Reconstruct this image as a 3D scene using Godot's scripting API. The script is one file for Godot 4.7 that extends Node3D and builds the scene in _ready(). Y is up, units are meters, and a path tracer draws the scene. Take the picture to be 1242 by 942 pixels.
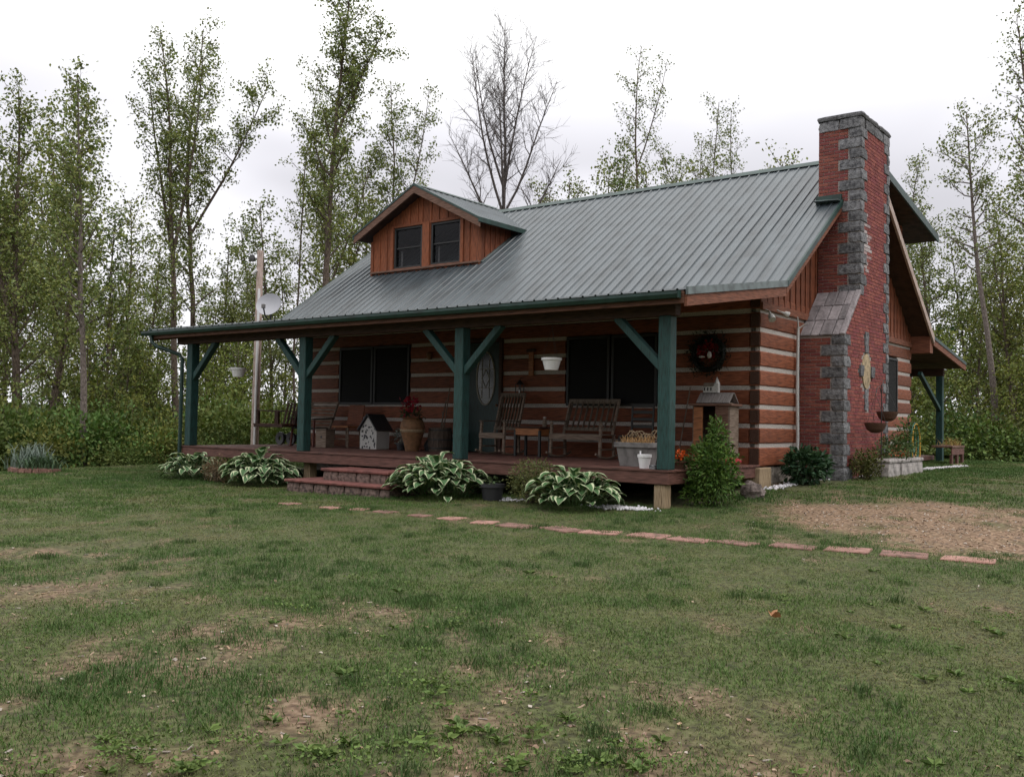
extends Node3D
# A log cabin with a green metal roof on a lawn at the edge of a spring wood, overcast daylight.
# Axes: x runs along the porch front, y is up (0 = porch floor), z points from the house towards the lawn. Metres.

const EYE := Vector3(6.7329, 0.6596, 15.7006)
const FOCAL := 1162.3  # pixels of the 1242 x 942 photograph
const PORCH := 3.2822  # depth of the porch
const X_LEFT := -12.1  # left end of the log walls
const Z_BACK := -9.22  # rear wall
const COURSE := 0.335  # height of one log with its chinking
const CHINK0 := 0.3295

var cam_basis: Basis
var M := {}
var taken := {}
var rng := RandomNumberGenerator.new()

# ---------------------------------------------------------------- mesh builder
class MB:
	var v := PackedVector3Array()
	var n := PackedVector3Array()
	var c := PackedColorArray()
	var col := Color.WHITE
	var tinted := false

	func tri(p: Vector3, q: Vector3, r: Vector3) -> void:
		var nn := (q - p).cross(r - p).normalized()
		v.append(p); v.append(r); v.append(q)
		n.append(nn); n.append(nn); n.append(nn)
		if tinted:
			c.append(col); c.append(col); c.append(col)

	func tri_n(p: Vector3, q: Vector3, r: Vector3, a: Vector3, b: Vector3, d: Vector3) -> void:
		v.append(p); v.append(r); v.append(q)
		n.append(a); n.append(d); n.append(b)
		if tinted:
			c.append(col); c.append(col); c.append(col)

	func quad(p: Vector3, q: Vector3, r: Vector3, s: Vector3) -> void:
		tri(p, q, r)
		tri(p, r, s)

	# a block from two matching outlines of four corners: front (counter-clockwise seen from the front) and back
	func hexa(f: Array, b: Array) -> void:
		quad(f[0], f[1], f[2], f[3])
		quad(b[1], b[0], b[3], b[2])
		for i in 4:
			var j := (i + 1) % 4
			quad(f[j], f[i], b[i], b[j])

	func box(at: Vector3, size: Vector3, bs := Basis(), ch := 0.0) -> void:
		var h := size / 2.0
		if ch <= 0.0:
			var f := []
			var b := []
			for s in [[-1, -1], [1, -1], [1, 1], [-1, 1]]:
				f.append(at + bs * Vector3(s[0] * h.x, s[1] * h.y, h.z))
				b.append(at + bs * Vector3(s[0] * h.x, s[1] * h.y, -h.z))
			hexa(f, b)
			return
		ch = minf(ch, minf(h.x, minf(h.y, h.z)) * 0.8)
		# chamfered box: three face rings
		var P := func(sx, sy, sz, ax):
			var w := Vector3(sx * (h.x - ch), sy * (h.y - ch), sz * (h.z - ch))
			w[ax] += ch * [sx, sy, sz][ax]
			return at + bs * w
		for ax in 3:
			var a1 := (ax + 1) % 3
			var a2 := (ax + 2) % 3
			for s in [-1, 1]:
				var q := []
				for k in [[-1, -1], [1, -1], [1, 1], [-1, 1]]:
					var sg := [0, 0, 0]
					sg[ax] = s; sg[a1] = k[0]; sg[a2] = k[1]
					q.append(P.call(sg[0], sg[1], sg[2], ax))
				if s > 0: quad(q[0], q[1], q[2], q[3])
				else: quad(q[3], q[2], q[1], q[0])
				# the bevel along axis a2, between faces ax and a1
				for t in [-1, 1]:
					var g := [0, 0, 0]
					g[ax] = s; g[a1] = t
					g[a2] = -1
					var lo1 = P.call(g[0], g[1], g[2], ax)
					var lo2 = P.call(g[0], g[1], g[2], a1)
					g[a2] = 1
					var hi1 = P.call(g[0], g[1], g[2], ax)
					var hi2 = P.call(g[0], g[1], g[2], a1)
					if s * t > 0: quad(lo1, lo2, hi2, hi1)
					else: quad(lo2, lo1, hi1, hi2)
		for sx in [-1, 1]:
			for sy in [-1, 1]:
				for sz in [-1, 1]:
					var a = P.call(sx, sy, sz, 0)
					var b = P.call(sx, sy, sz, 1)
					var d = P.call(sx, sy, sz, 2)
					if sx * sy * sz > 0: tri(a, b, d)
					else: tri(a, d, b)

	# square timber from p to q, w wide and h high, with bevelled edges
	func beam(p: Vector3, q: Vector3, w: float, h: float, ch := 0.008, up := Vector3.UP) -> void:
		var z := (q - p).normalized()
		if absf(z.dot(up)) > 0.98: up = Vector3.BACK
		var x := up.cross(z).normalized()
		var y := z.cross(x)
		box((p + q) / 2.0, Vector3(w, h, p.distance_to(q)), Basis(x, y, z), ch)

	func ring(at: Vector3, dir: Vector3, r: float, sides: int) -> Array:
		var z := dir.normalized()
		var x := (Vector3(0.31, 0.11, 0.94) if absf(z.y) > 0.7 else Vector3.UP).cross(z).normalized()
		var y := z.cross(x)
		var out := []
		for i in sides:
			var a := TAU * i / sides
			var d := x * cos(a) + y * sin(a)
			out.append([at + d * r, d])
		return out

	func tube(pts: Array, radii: Array, sides := 6, caps := true) -> void:
		var last := []
		for i in pts.size():
			var d: Vector3 = (pts[mini(i + 1, pts.size() - 1)] - pts[maxi(i - 1, 0)])
			var r := ring(pts[i], d, radii[mini(i, radii.size() - 1)], sides)
			if i > 0:
				# keep rings aligned
				var best := 0
				var bd := 1e9
				for k in sides:
					var dd: float = (r[k][1] as Vector3).distance_squared_to(last[0][1])
					if dd < bd:
						bd = dd; best = k
				if best:
					var rr := []
					for k in sides: rr.append(r[(k + best) % sides])
					r = rr
				for k in sides:
					var k2 := (k + 1) % sides
					tri_n(last[k][0], last[k2][0], r[k2][0], last[k][1], last[k2][1], r[k2][1])
					tri_n(last[k][0], r[k2][0], r[k][0], last[k][1], r[k2][1], r[k][1])
			last = r
			if caps and (i == 0 or i == pts.size() - 1):
				for k in range(1, sides - 1):
					if i == 0: tri(r[0][0], r[k + 1][0], r[k][0])
					else: tri(r[0][0], r[k][0], r[k + 1][0])

	# profile: [radius, height] pairs from the outside bottom round to the inside
	func lathe(at: Vector3, profile: Array, sides := 20, squash := Vector3.ONE) -> void:
		for i in profile.size() - 1:
			var a: Array = profile[i]
			var b: Array = profile[i + 1]
			var slope := Vector2(b[1] - a[1], a[0] - b[0]).normalized()
			for k in sides:
				var t0 := TAU * k / sides
				var t1 := TAU * (k + 1) / sides
				var d0 := Vector3(cos(t0), 0, sin(t0))
				var d1 := Vector3(cos(t1), 0, sin(t1))
				var n0 := d0 * slope.x + Vector3.UP * slope.y
				var n1 := d1 * slope.x + Vector3.UP * slope.y
				var p0: Vector3 = at + (d0 * a[0] + Vector3.UP * a[1]) * squash
				var p1: Vector3 = at + (d1 * a[0] + Vector3.UP * a[1]) * squash
				var q0: Vector3 = at + (d0 * b[0] + Vector3.UP * b[1]) * squash
				var q1: Vector3 = at + (d1 * b[0] + Vector3.UP * b[1]) * squash
				if a[0] > 0.0001: tri_n(p0, q1, p1, n0, n1, n1)
				if b[0] > 0.0001: tri_n(p0, q0, q1, n0, n0, n1)

	func blob(at: Vector3, size: Vector3, rough: float, sd: int, rings := 8, sides := 12) -> void:
		var ns := FastNoiseLite.new()
		ns.seed = sd
		ns.frequency = 1.1
		var pt := func(i, k):
			var th: float = PI * i / rings
			var ph: float = TAU * (k % sides) / sides
			var d := Vector3(sin(th) * cos(ph), cos(th), sin(th) * sin(ph))
			return at + d * size * 0.5 * (1.0 + rough * ns.get_noise_3dv(d * 1.3))
		for i in rings:
			for k in sides:
				var a = pt.call(i, k)
				var b = pt.call(i, k + 1)
				var d = pt.call(i + 1, k + 1)
				var e = pt.call(i + 1, k)
				if i > 0: tri(a, b, d)
				if i < rings - 1: tri(a, d, e)

	func done() -> ArrayMesh:
		var arr := []
		arr.resize(Mesh.ARRAY_MAX)
		arr[Mesh.ARRAY_VERTEX] = v
		arr[Mesh.ARRAY_NORMAL] = n
		if tinted: arr[Mesh.ARRAY_COLOR] = c
		var m := ArrayMesh.new()
		m.add_surface_from_arrays(Mesh.PRIMITIVE_TRIANGLES, arr)
		return m

func tinted_mb() -> MB:
	var b := MB.new()
	b.tinted = true
	return b

# ---------------------------------------------------------------- nodes
func numbered(called: String) -> String:
	taken[called] = taken.get(called, -1) + 1
	return called if taken[called] == 0 else "%s_%03d" % [called, taken[called]]

func thing(called: String, label: String, category: String, at := Vector3.ZERO, turn := 0.0, group := "") -> Node3D:
	var o := Node3D.new()
	o.name = numbered(called)
	add_child(o)
	o.position = at
	o.rotation.y = turn
	tag(o, label, category, group)
	return o

func tag(o: Node, label: String, category := "", group := "", kind := "") -> void:
	if label: o.set_meta("label", label)
	if category: o.set_meta("category", category)
	if group: o.set_meta("group", group)
	if kind: o.set_meta("kind", kind)

func part(parent: Node, called: String, mesh, m: Material, at := Vector3.ZERO) -> MeshInstance3D:
	var o := MeshInstance3D.new()
	o.name = numbered(called) if parent == self else called
	o.mesh = mesh.done() if mesh is MB else mesh
	o.material_override = m
	o.position = at
	parent.add_child(o, true)
	return o

func section(parent: Node, called: String) -> Node3D:
	var o := Node3D.new()
	o.name = called
	parent.add_child(o, true)
	return o

func piece(parent: Node, called: String, at: Vector3, size: Vector3, m: Material, ch := 0.006, bs := Basis()) -> MeshInstance3D:
	var b := MB.new()
	b.box(Vector3.ZERO, size, bs, ch)
	return part(parent, called, b, m, at)

func timber(parent: Node, called: String, p: Vector3, q: Vector3, w: float, h: float, m: Material, ch := 0.006, up := Vector3.UP) -> MeshInstance3D:
	var b := MB.new()
	b.beam(p, q, w, h, ch, up)
	return part(parent, called, b, m)

# ---------------------------------------------------------------- materials
func lin(r: float, g: float, b: float) -> Color:
	return Color(r, g, b).linear_to_srgb()

func noise(sd: int, freq: float, octaves := 4, kind := FastNoiseLite.TYPE_SIMPLEX_SMOOTH) -> FastNoiseLite:
	var f := FastNoiseLite.new()
	f.seed = sd
	f.noise_type = kind
	f.frequency = freq
	f.fractal_octaves = octaves
	return f

func noise_tex(sd: int, freq: float, stops: Array, octaves := 5, size := 512) -> NoiseTexture2D:
	var t := NoiseTexture2D.new()
	t.width = size
	t.height = size
	t.seamless = true
	t.noise = noise(sd, freq, octaves)
	var g := Gradient.new()
	g.offsets = PackedFloat32Array(stops.map(func(s): return s[0]))
	g.colors = PackedColorArray(stops.map(func(s): return Color(s[1], s[2], s[3])))
	t.color_ramp = g
	return t

func bump_tex(sd: int, freq: float, strength := 6.0, octaves := 5) -> NoiseTexture2D:
	var t := NoiseTexture2D.new()
	t.width = 512
	t.height = 512
	t.seamless = true
	t.noise = noise(sd, freq, octaves)
	t.as_normal_map = true
	t.bump_strength = strength
	return t

func mat(c: Color, rough := 0.8, tex: Texture2D = null, scale := Vector3.ONE, bump: Texture2D = null, bump_scale := 1.0, metal := 0.0) -> StandardMaterial3D:
	var m := StandardMaterial3D.new()
	m.albedo_color = c
	m.roughness = rough
	m.metallic = metal
	if tex or bump:
		m.uv1_triplanar = true
		m.uv1_world_triplanar = true
		m.uv1_scale = scale
		m.albedo_texture = tex
	if bump:
		m.normal_enabled = true
		m.normal_texture = bump
		m.normal_scale = bump_scale
	return m

func leaf_mat(through: Color, rough := 0.6) -> StandardMaterial3D:
	var m := StandardMaterial3D.new()
	m.vertex_color_use_as_albedo = true
	m.roughness = rough
	m.metallic_specular = 0.35
	m.cull_mode = BaseMaterial3D.CULL_DISABLED
	m.backlight_enabled = true
	m.backlight = through
	return m

func make_materials() -> void:
	var grain := noise_tex(3, 0.02, [[0.0, 0.45, 0.4, 0.38], [0.35, 0.8, 0.76, 0.72], [0.6, 0.95, 0.92, 0.9], [1.0, 1, 1, 1]], 5)
	var grain_bump := bump_tex(4, 0.02, 5.0)
	var mottled := noise_tex(7, 0.008, [[0.0, 0.55, 0.55, 0.55], [0.45, 0.85, 0.85, 0.85], [1.0, 1, 1, 1]], 6)
	var speckle := noise_tex(9, 0.06, [[0.0, 0.5, 0.5, 0.5], [0.4, 0.8, 0.8, 0.8], [0.7, 1, 1, 1], [1.0, 1, 1, 1]], 4)
	var rough_bump := bump_tex(11, 0.03, 9.0)
	var fine_bump := bump_tex(12, 0.012, 4.0)
	var across := Vector3(0.3, 5.0, 0.3)
	var upright := Vector3(5.0, 0.35, 5.0)
	for i in 3:
		var k: float = [1.0, 0.82, 1.15][i]
		M["log%d" % i] = mat(lin(0.25 * k, 0.078 * k, 0.034 * k), 0.72, grain, across, grain_bump, 0.9)
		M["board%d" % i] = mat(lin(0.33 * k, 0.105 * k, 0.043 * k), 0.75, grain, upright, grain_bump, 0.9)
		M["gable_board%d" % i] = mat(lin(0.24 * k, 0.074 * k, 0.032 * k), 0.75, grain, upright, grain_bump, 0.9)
		M["deck%d" % i] = mat(lin(0.16 * k, 0.072 * k, 0.058 * k), 0.7, grain, across, grain_bump, 0.8)
	M.end_grain = mat(lin(0.085, 0.037, 0.022), 0.85, speckle, Vector3.ONE * 2.0, rough_bump, 0.8)
	M.weathered = mat(lin(0.20, 0.115, 0.085), 0.8, grain, across, grain_bump, 0.9)
	M.fascia_dark = mat(lin(0.15, 0.065, 0.04), 0.75, grain, across, grain_bump, 0.8)
	M.fascia = mat(lin(0.24, 0.09, 0.05), 0.75, grain, across, grain_bump, 0.8)
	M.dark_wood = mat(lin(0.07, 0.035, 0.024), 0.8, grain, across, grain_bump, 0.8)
	M.pale_wood = mat(lin(0.42, 0.33, 0.22), 0.85, grain, upright, grain_bump, 0.8)
	M.chink = mat(lin(0.62, 0.56, 0.52), 0.9, speckle, Vector3.ONE * 1.5, rough_bump, 0.5)
	M.roof = mat(lin(0.088, 0.108, 0.122), 0.36, mottled, Vector3.ONE * 0.35)
	M.roof.metallic_specular = 0.6
	M.trim_green = mat(lin(0.02, 0.06, 0.05), 0.45, mottled, Vector3.ONE * 0.6)
	M.post_green = mat(lin(0.013, 0.066, 0.064), 0.65, grain, upright, grain_bump, 0.6)
	M.flash = mat(lin(0.16, 0.2, 0.2), 0.45, mottled, Vector3.ONE * 0.8)
	M.mortar = mat(lin(0.48, 0.42, 0.39), 0.95, speckle, Vector3.ONE * 2.0, rough_bump, 0.6)
	for i in 4:
		var t: Array = [[0.31, 0.083, 0.06], [0.25, 0.062, 0.052], [0.36, 0.108, 0.078], [0.28, 0.066, 0.062]][i]
		M["brick%d" % i] = mat(lin(t[0], t[1], t[2]), 0.85, speckle, Vector3.ONE * 1.8, rough_bump, 0.7)
	M.brick_tinted = mat(Color.WHITE, 0.85, speckle, Vector3.ONE * 1.8, rough_bump, 0.7)
	M.brick_tinted.vertex_color_use_as_albedo = true
	for i in 3:
		var k: float = [1.0, 0.78, 1.2][i]
		M["stone%d" % i] = mat(lin(0.27 * k, 0.272 * k, 0.285 * k), 0.9, noise_tex(20 + i, 0.012, [[0.0, 0.4, 0.4, 0.42], [0.5, 0.8, 0.79, 0.79], [1.0, 1, 1, 1]], 6), Vector3.ONE * 1.6, rough_bump, 1.2)
		M["slab%d" % i] = mat(lin(0.33 * k, 0.29 * k, 0.30 * k), 0.85, mottled, Vector3.ONE * 1.4, rough_bump, 0.6)
		M["paver%d" % i] = mat(lin(0.38 * k, 0.225 * k, 0.195 * k), 0.9, noise_tex(30 + i, 0.01, [[0.0, 0.55, 0.6, 0.55], [0.45, 0.9, 0.85, 0.82], [1.0, 1, 1, 1]], 6), Vector3.ONE * 0.9, rough_bump, 0.7)
	M.ochre_stone = mat(lin(0.55, 0.42, 0.26), 0.9, mottled, Vector3.ONE * 1.5, rough_bump, 0.6)
	M.concrete = mat(lin(0.42, 0.37, 0.32), 0.9, mottled, Vector3.ONE * 0.9, rough_bump, 0.6)
	M.pale_block = mat(lin(0.55, 0.5, 0.48), 0.9, mottled, Vector3.ONE * 1.2, rough_bump, 0.7)
	M.step_face = mat(lin(0.28, 0.21, 0.19), 0.9, noise_tex(41, 0.012, [[0.0, 0.35, 0.35, 0.35], [0.5, 0.8, 0.76, 0.74], [1.0, 1, 0.97, 0.95]], 6), Vector3.ONE * 1.6, rough_bump, 1.0)
	M.tread = mat(lin(0.27, 0.095, 0.08), 0.8, mottled, Vector3.ONE * 0.9, rough_bump, 0.5)
	M.frame_dark = mat(lin(0.018, 0.018, 0.018), 0.55)
	M.floor_boards = mat(lin(0.32, 0.2, 0.11), 0.7, grain, across)
	var gl := mat(Color(0.03, 0.035, 0.04, 0.35), 0.04)
	gl.transparency = BaseMaterial3D.TRANSPARENCY_ALPHA
	gl.metallic_specular = 0.28
	M.glass = gl
	var sc := mat(Color(0.07, 0.07, 0.072, 0.8), 0.9)
	sc.transparency = BaseMaterial3D.TRANSPARENCY_ALPHA
	M.screen = sc
	M.door = mat(lin(0.012, 0.045, 0.045), 0.5, grain, upright)
	M.oval = mat(lin(0.3, 0.28, 0.24), 0.5)
	M.curtain = mat(lin(0.32, 0.32, 0.33), 0.9)
	M.grey_wood = mat(lin(0.20, 0.17, 0.14), 0.85, grain, upright, grain_bump, 0.8)
	M.grey_wood2 = mat(lin(0.25, 0.20, 0.165), 0.85, grain, across, grain_bump, 0.8)
	M.honey_wood = mat(lin(0.42, 0.17, 0.06), 0.6, grain, across)
	M.red_wood = mat(lin(0.13, 0.03, 0.02), 0.6, grain, upright)
	M.white_plastic = mat(lin(0.78, 0.76, 0.78), 0.45)
	M.white_paint = mat(lin(0.7, 0.68, 0.66), 0.6, speckle, Vector3.ONE * 2.0)
	M.grey_plastic = mat(lin(0.22, 0.205, 0.2), 0.6, mottled, Vector3.ONE)
	M.black_iron = mat(lin(0.02, 0.02, 0.02), 0.5)
	M.black_plastic = mat(lin(0.03, 0.03, 0.035), 0.5)
	M.clay = mat(lin(0.30, 0.15, 0.07), 0.7, mottled, Vector3.ONE * 2.0)
	M.coco = mat(lin(0.13, 0.06, 0.035), 0.95, speckle, Vector3.ONE * 3.0, rough_bump, 1.5)
	M.barrel = mat(lin(0.11, 0.085, 0.07), 0.85, grain, upright, grain_bump, 0.8)
	M.shake = mat(lin(0.26, 0.25, 0.26), 0.9, grain, upright, grain_bump, 1.0)
	M.dish = mat(lin(0.36, 0.36, 0.39), 0.45)
	M.pole = mat(lin(0.6, 0.5, 0.47), 0.85, grain, upright, grain_bump, 0.8)
	M.pole_white = mat(lin(0.72, 0.71, 0.72), 0.6)
	M.red_cloth = mat(lin(0.33, 0.02, 0.03), 0.9)
	M.rock = mat(lin(0.3, 0.25, 0.235), 0.95, noise_tex(50, 0.01, [[0.0, 0.35, 0.33, 0.33], [0.5, 0.85, 0.83, 0.82], [1.0, 1, 1, 1]], 6), Vector3.ONE * 1.8, rough_bump, 1.2)
	M.gravel = mat(lin(0.72, 0.71, 0.73), 0.9)
	M.gravel.vertex_color_use_as_albedo = true
	M.bark = mat(lin(0.20, 0.155, 0.125), 0.95, noise_tex(60, 0.02, [[0.0, 0.35, 0.33, 0.32], [0.5, 0.8, 0.78, 0.76], [1.0, 1, 1, 1]], 5), Vector3(2.5, 0.5, 2.5), rough_bump, 1.2)
	M.bark_grey = mat(lin(0.17, 0.15, 0.145), 0.95, noise_tex(62, 0.02, [[0.0, 0.45, 0.43, 0.42], [0.5, 0.85, 0.83, 0.82], [1.0, 1, 1, 1]], 5), Vector3(2.5, 0.6, 2.5), rough_bump, 1.0)
	M.bark_pale = mat(lin(0.26, 0.22, 0.20), 0.95, noise_tex(61, 0.02, [[0.0, 0.45, 0.43, 0.42], [0.5, 0.85, 0.83, 0.82], [1.0, 1, 1, 1]], 5), Vector3(2.5, 0.6, 2.5), rough_bump, 1.0)
	M.leaf = leaf_mat(lin(0.22, 0.26, 0.085))
	M.plant = leaf_mat(lin(0.05, 0.09, 0.02), 0.5)
	M.grass = leaf_mat(lin(0.06, 0.08, 0.018), 0.7)
	M.petal = leaf_mat(lin(0.1, 0.03, 0.02), 0.7)
	M.hose_green = mat(lin(0.02, 0.12, 0.08), 0.4)
	M.hose_yellow = mat(lin(0.55, 0.30, 0.03), 0.4)
	M.mulch = mat(lin(0.22, 0.10, 0.07), 0.95, speckle, Vector3.ONE * 2.0, rough_bump, 1.2)
	var soil := noise_tex(70, 0.015, [[0.0, 0.42, 0.37, 0.32], [0.4, 0.72, 0.68, 0.62], [0.65, 0.9, 0.88, 0.84], [1.0, 1, 1, 1]], 6, 1024)
	M.ground = mat(Color.WHITE, 0.95, soil, Vector3.ONE * 0.8, bump_tex(71, 0.05, 5.0), 0.5)
	M.ground.vertex_color_use_as_albedo = true
	M.hills = mat(lin(0.055, 0.085, 0.05), 0.95, noise_tex(72, 0.05, [[0.0, 0.4, 0.45, 0.4], [0.5, 0.8, 0.85, 0.7], [1.0, 1, 1, 0.9]], 4), Vector3.ONE * 0.02)

func _ready() -> void:
	rng.seed = 7
	# camera
	var yaw := 0.659
	var pitch := 0.0348
	var roll := 0.019
	cam_basis = Basis(Vector3.UP, yaw) * Basis(Vector3.RIGHT, pitch) * Basis(Vector3.BACK, roll)
	var cam := Camera3D.new()
	cam.name = "camera"
	cam.transform = Transform3D(cam_basis, EYE)
	cam.fov = rad_to_deg(2.0 * atan(471.0 / FOCAL))
	cam.near = 0.05
	cam.far = 4000.0
	add_child(cam)
	cam.current = true
	# overcast sky
	var env := Environment.new()
	env.background_mode = Environment.BG_SKY
	var sky := Sky.new()
	var pan := PanoramaSkyMaterial.new()
	pan.panorama = overcast()
	sky.sky_material = pan
	env.sky = sky
	env.tonemap_mode = Environment.TONE_MAPPER_LINEAR
	env.tonemap_exposure = 1.2
	env.sdfgi_enabled = true
	env.ssao_enabled = true
	env.ssil_enabled = true
	var we := WorldEnvironment.new()
	we.name = "environment"
	we.environment = env
	add_child(we)
	var sun := DirectionalLight3D.new()
	sun.name = "sun"
	sun.light_energy = 0.25
	sun.light_angular_distance = 25.0
	sun.light_color = Color(1.0, 0.98, 0.95)
	sun.shadow_enabled = true
	add_child(sun)
	sun.look_at_from_position(Vector3(10, 16, -3), Vector3.ZERO)

	make_materials()
	make_ground_table()
	build_ground()
	build_cabin()
	build_chimney()
	build_steps()
	build_porch_things()
	build_yard()
	build_trees()
	build_undergrowth()
	build_grass()

func overcast() -> ImageTexture:
	var w := 1024
	var h := 512
	var im := Image.create(w, h, false, Image.FORMAT_RGBF)
	var f := noise(5, 1.3, 4)
	for y in h:
		var el := (0.5 - (y + 0.5) / h) * PI
		var up := clampf(sin(el), 0.0, 1.0)
		for x in w:
			var a := TAU * x / w
			var d := Vector3(cos(a) * cos(el), sin(el) * 2.2, sin(a) * cos(el))
			var cl := f.get_noise_3dv(d * 1.6)
			# pale cloud deck: brighter overhead, greyer rolls lower down
			var low := exp(-pow((el - 0.2) / 0.13, 2.0))
			var b := 0.98 + 0.42 * smoothstep(0.15, 0.8, up) + 0.10 * cl - low * (0.27 - 0.45 * clampf(cl, -0.2, 0.3))
			var grey := clampf(1.15 - b, 0.0, 0.4)
			var c := Color(b * (1.0 - 0.06 * grey), b * (1.0 - 0.08 * grey), b * (1.0 + 0.10 * grey))
			if el < 0.0:
				c = c.lerp(Color(0.55, 0.55, 0.55), smoothstep(0.0, -0.15, el))
			im.set_pixel(x, y, c)
	return ImageTexture.create_from_image(im)

# ---------------------------------------------------------------- pixels and the lay of the land
func ray(px: float, py: float) -> Vector3:
	return cam_basis * Vector3((px - 621.0) / FOCAL, -(py - 471.0) / FOCAL, -1.0)

func at_depth(px: float, py: float, depth: float) -> Vector3:
	return EYE + ray(px, py) * depth

# where the line of sight through a pixel meets the ground
func on_ground(px: float, py: float) -> Vector3:
	var d := ray(px, py)
	var y := -0.6
	for i in 12:
		var t := (y - EYE.y) / d.y
		var q := EYE + d * t
		y = lerpf(y, land(q.x, q.z), 0.6)
	var s := (y - EYE.y) / d.y
	return EYE + d * s

const KNOTS := [[-0.07, 3.3, 0.003999], [-6.0, 4.4, -0.0001297], [-11.0, 4.1, -0.0003146], [-4.0, 4.3, 0.0006601], [-1.2, 4.2, 0.0006245], [0.05, -0.1, 0.0003767], [0.85, -1.8, 0.0022828], [1.0, -4.4, -0.0005371], [1.0, -8.0, 0.0005846], [2.0, -12.0, -0.0000598], [0.4, 2.5, -0.0036425], [4.4, 4.7, -0.0013464], [2.6, 5.1, 0.000616], [0.35, 5.5, -0.0022003], [-3.9, 5.7, -0.0010927], [6.7, 15.7, 0.0000365], [3.0, 10.5, 0.0008692], [-15.0, 4.5, 0.0005217], [-14.0, 12.0, -0.0000049], [-5.0, 12.0, 0.0003734], [-13.0, 0.0, 0.0000914], [-12.0, -9.0, -0.0001172], [8.0, -10.0, -0.0003986], [8.0, 0.0, 0.0001904], [12.0, 8.0, -0.000092], [14.0, 18.0, -0.0000204], [-15.0, 20.0, -0.0002022], [-6.0, -3.0, -0.001068]]
var table := PackedFloat32Array()
var bumps: FastNoiseLite
var patches: FastNoiseLite
var patches2: FastNoiseLite
var rolling: FastNoiseLite

func make_ground_table() -> void:
	bumps = noise(101, 0.5, 3)
	patches = noise(102, 0.35, 4)
	patches2 = noise(103, 1.3, 3)
	rolling = noise(104, 0.004, 3)
	table.resize(71 * 77)
	for j in 77:
		for i in 71:
			var x := -18.0 + i * 0.5
			var z := -16.0 + j * 0.5
			var y := 0.0886 - 0.001 * x - 0.021 * z
			table[j * 71 + i] = y
			for k in KNOTS:
				var r2: float = (x - k[0]) * (x - k[0]) + (z - k[1]) * (z - k[1])
				if r2 > 0.0: table[j * 71 + i] += k[2] * r2 * log(r2)

func smooth_land(x: float, z: float) -> float:
	var u := clampf((x + 18.0) * 2.0, 0.0, 69.99)
	var w := clampf((z + 16.0) * 2.0, 0.0, 75.99)
	var i := int(u)
	var j := int(w)
	u -= i
	w -= j
	return lerpf(lerpf(table[j * 71 + i], table[j * 71 + i + 1], u), lerpf(table[(j + 1) * 71 + i], table[(j + 1) * 71 + i + 1], u), w)

func land(x: float, z: float) -> float:
	var y := smooth_land(x, z)
	# the hill falls away beyond the lawn, on the left and behind
	var s := Vector2(maxf(0.0, -15.2 - x), maxf(0.0, -13.6 - z + 0.12 * maxf(0.0, x))).length()
	y -= minf(0.26 * s * s / (s + 5.0), 34.0)
	y += 0.018 * bumps.get_noise_2d(x, z) + 0.5 * minf(s, 30.0) / 30.0 * bumps.get_noise_2d(x * 0.2, z * 0.2)
	return y

# how bare the lawn is at a place: 0 thick turf .. 1 bare earth
func bareness(x: float, z: float) -> float:
	var p := patches.get_noise_2d(x, z)
	var q := patches2.get_noise_2d(x, z)
	var s := patches2.get_noise_2d(x * 3.1 + 9.0, z * 3.1)
	var b := p * 0.5 + q * 0.5 + s * 0.65 - 0.15
	# the worn, wood-chip strewn stretch in front of the chimney
	var e := Vector2((x - 3.4) / 3.0, (z - 2.3 - 0.25 * (x - 3.4)) / 2.5).length()
	b += 0.75 * (1.0 - smoothstep(0.45, 1.15, e + 0.25 * q))
	# thin turf in the foreground
	b += 0.26 * smoothstep(8.5, 12.5, z)
	# thick turf in the middle and on the left
	b -= 0.10 * smoothstep(4.5, 1.5, absf(z - 7.5)) + 0.12 * smoothstep(-3.0, -9.0, x)
	return clampf(smoothstep(0.0, 0.55, b), 0.0, 1.0)

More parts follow.
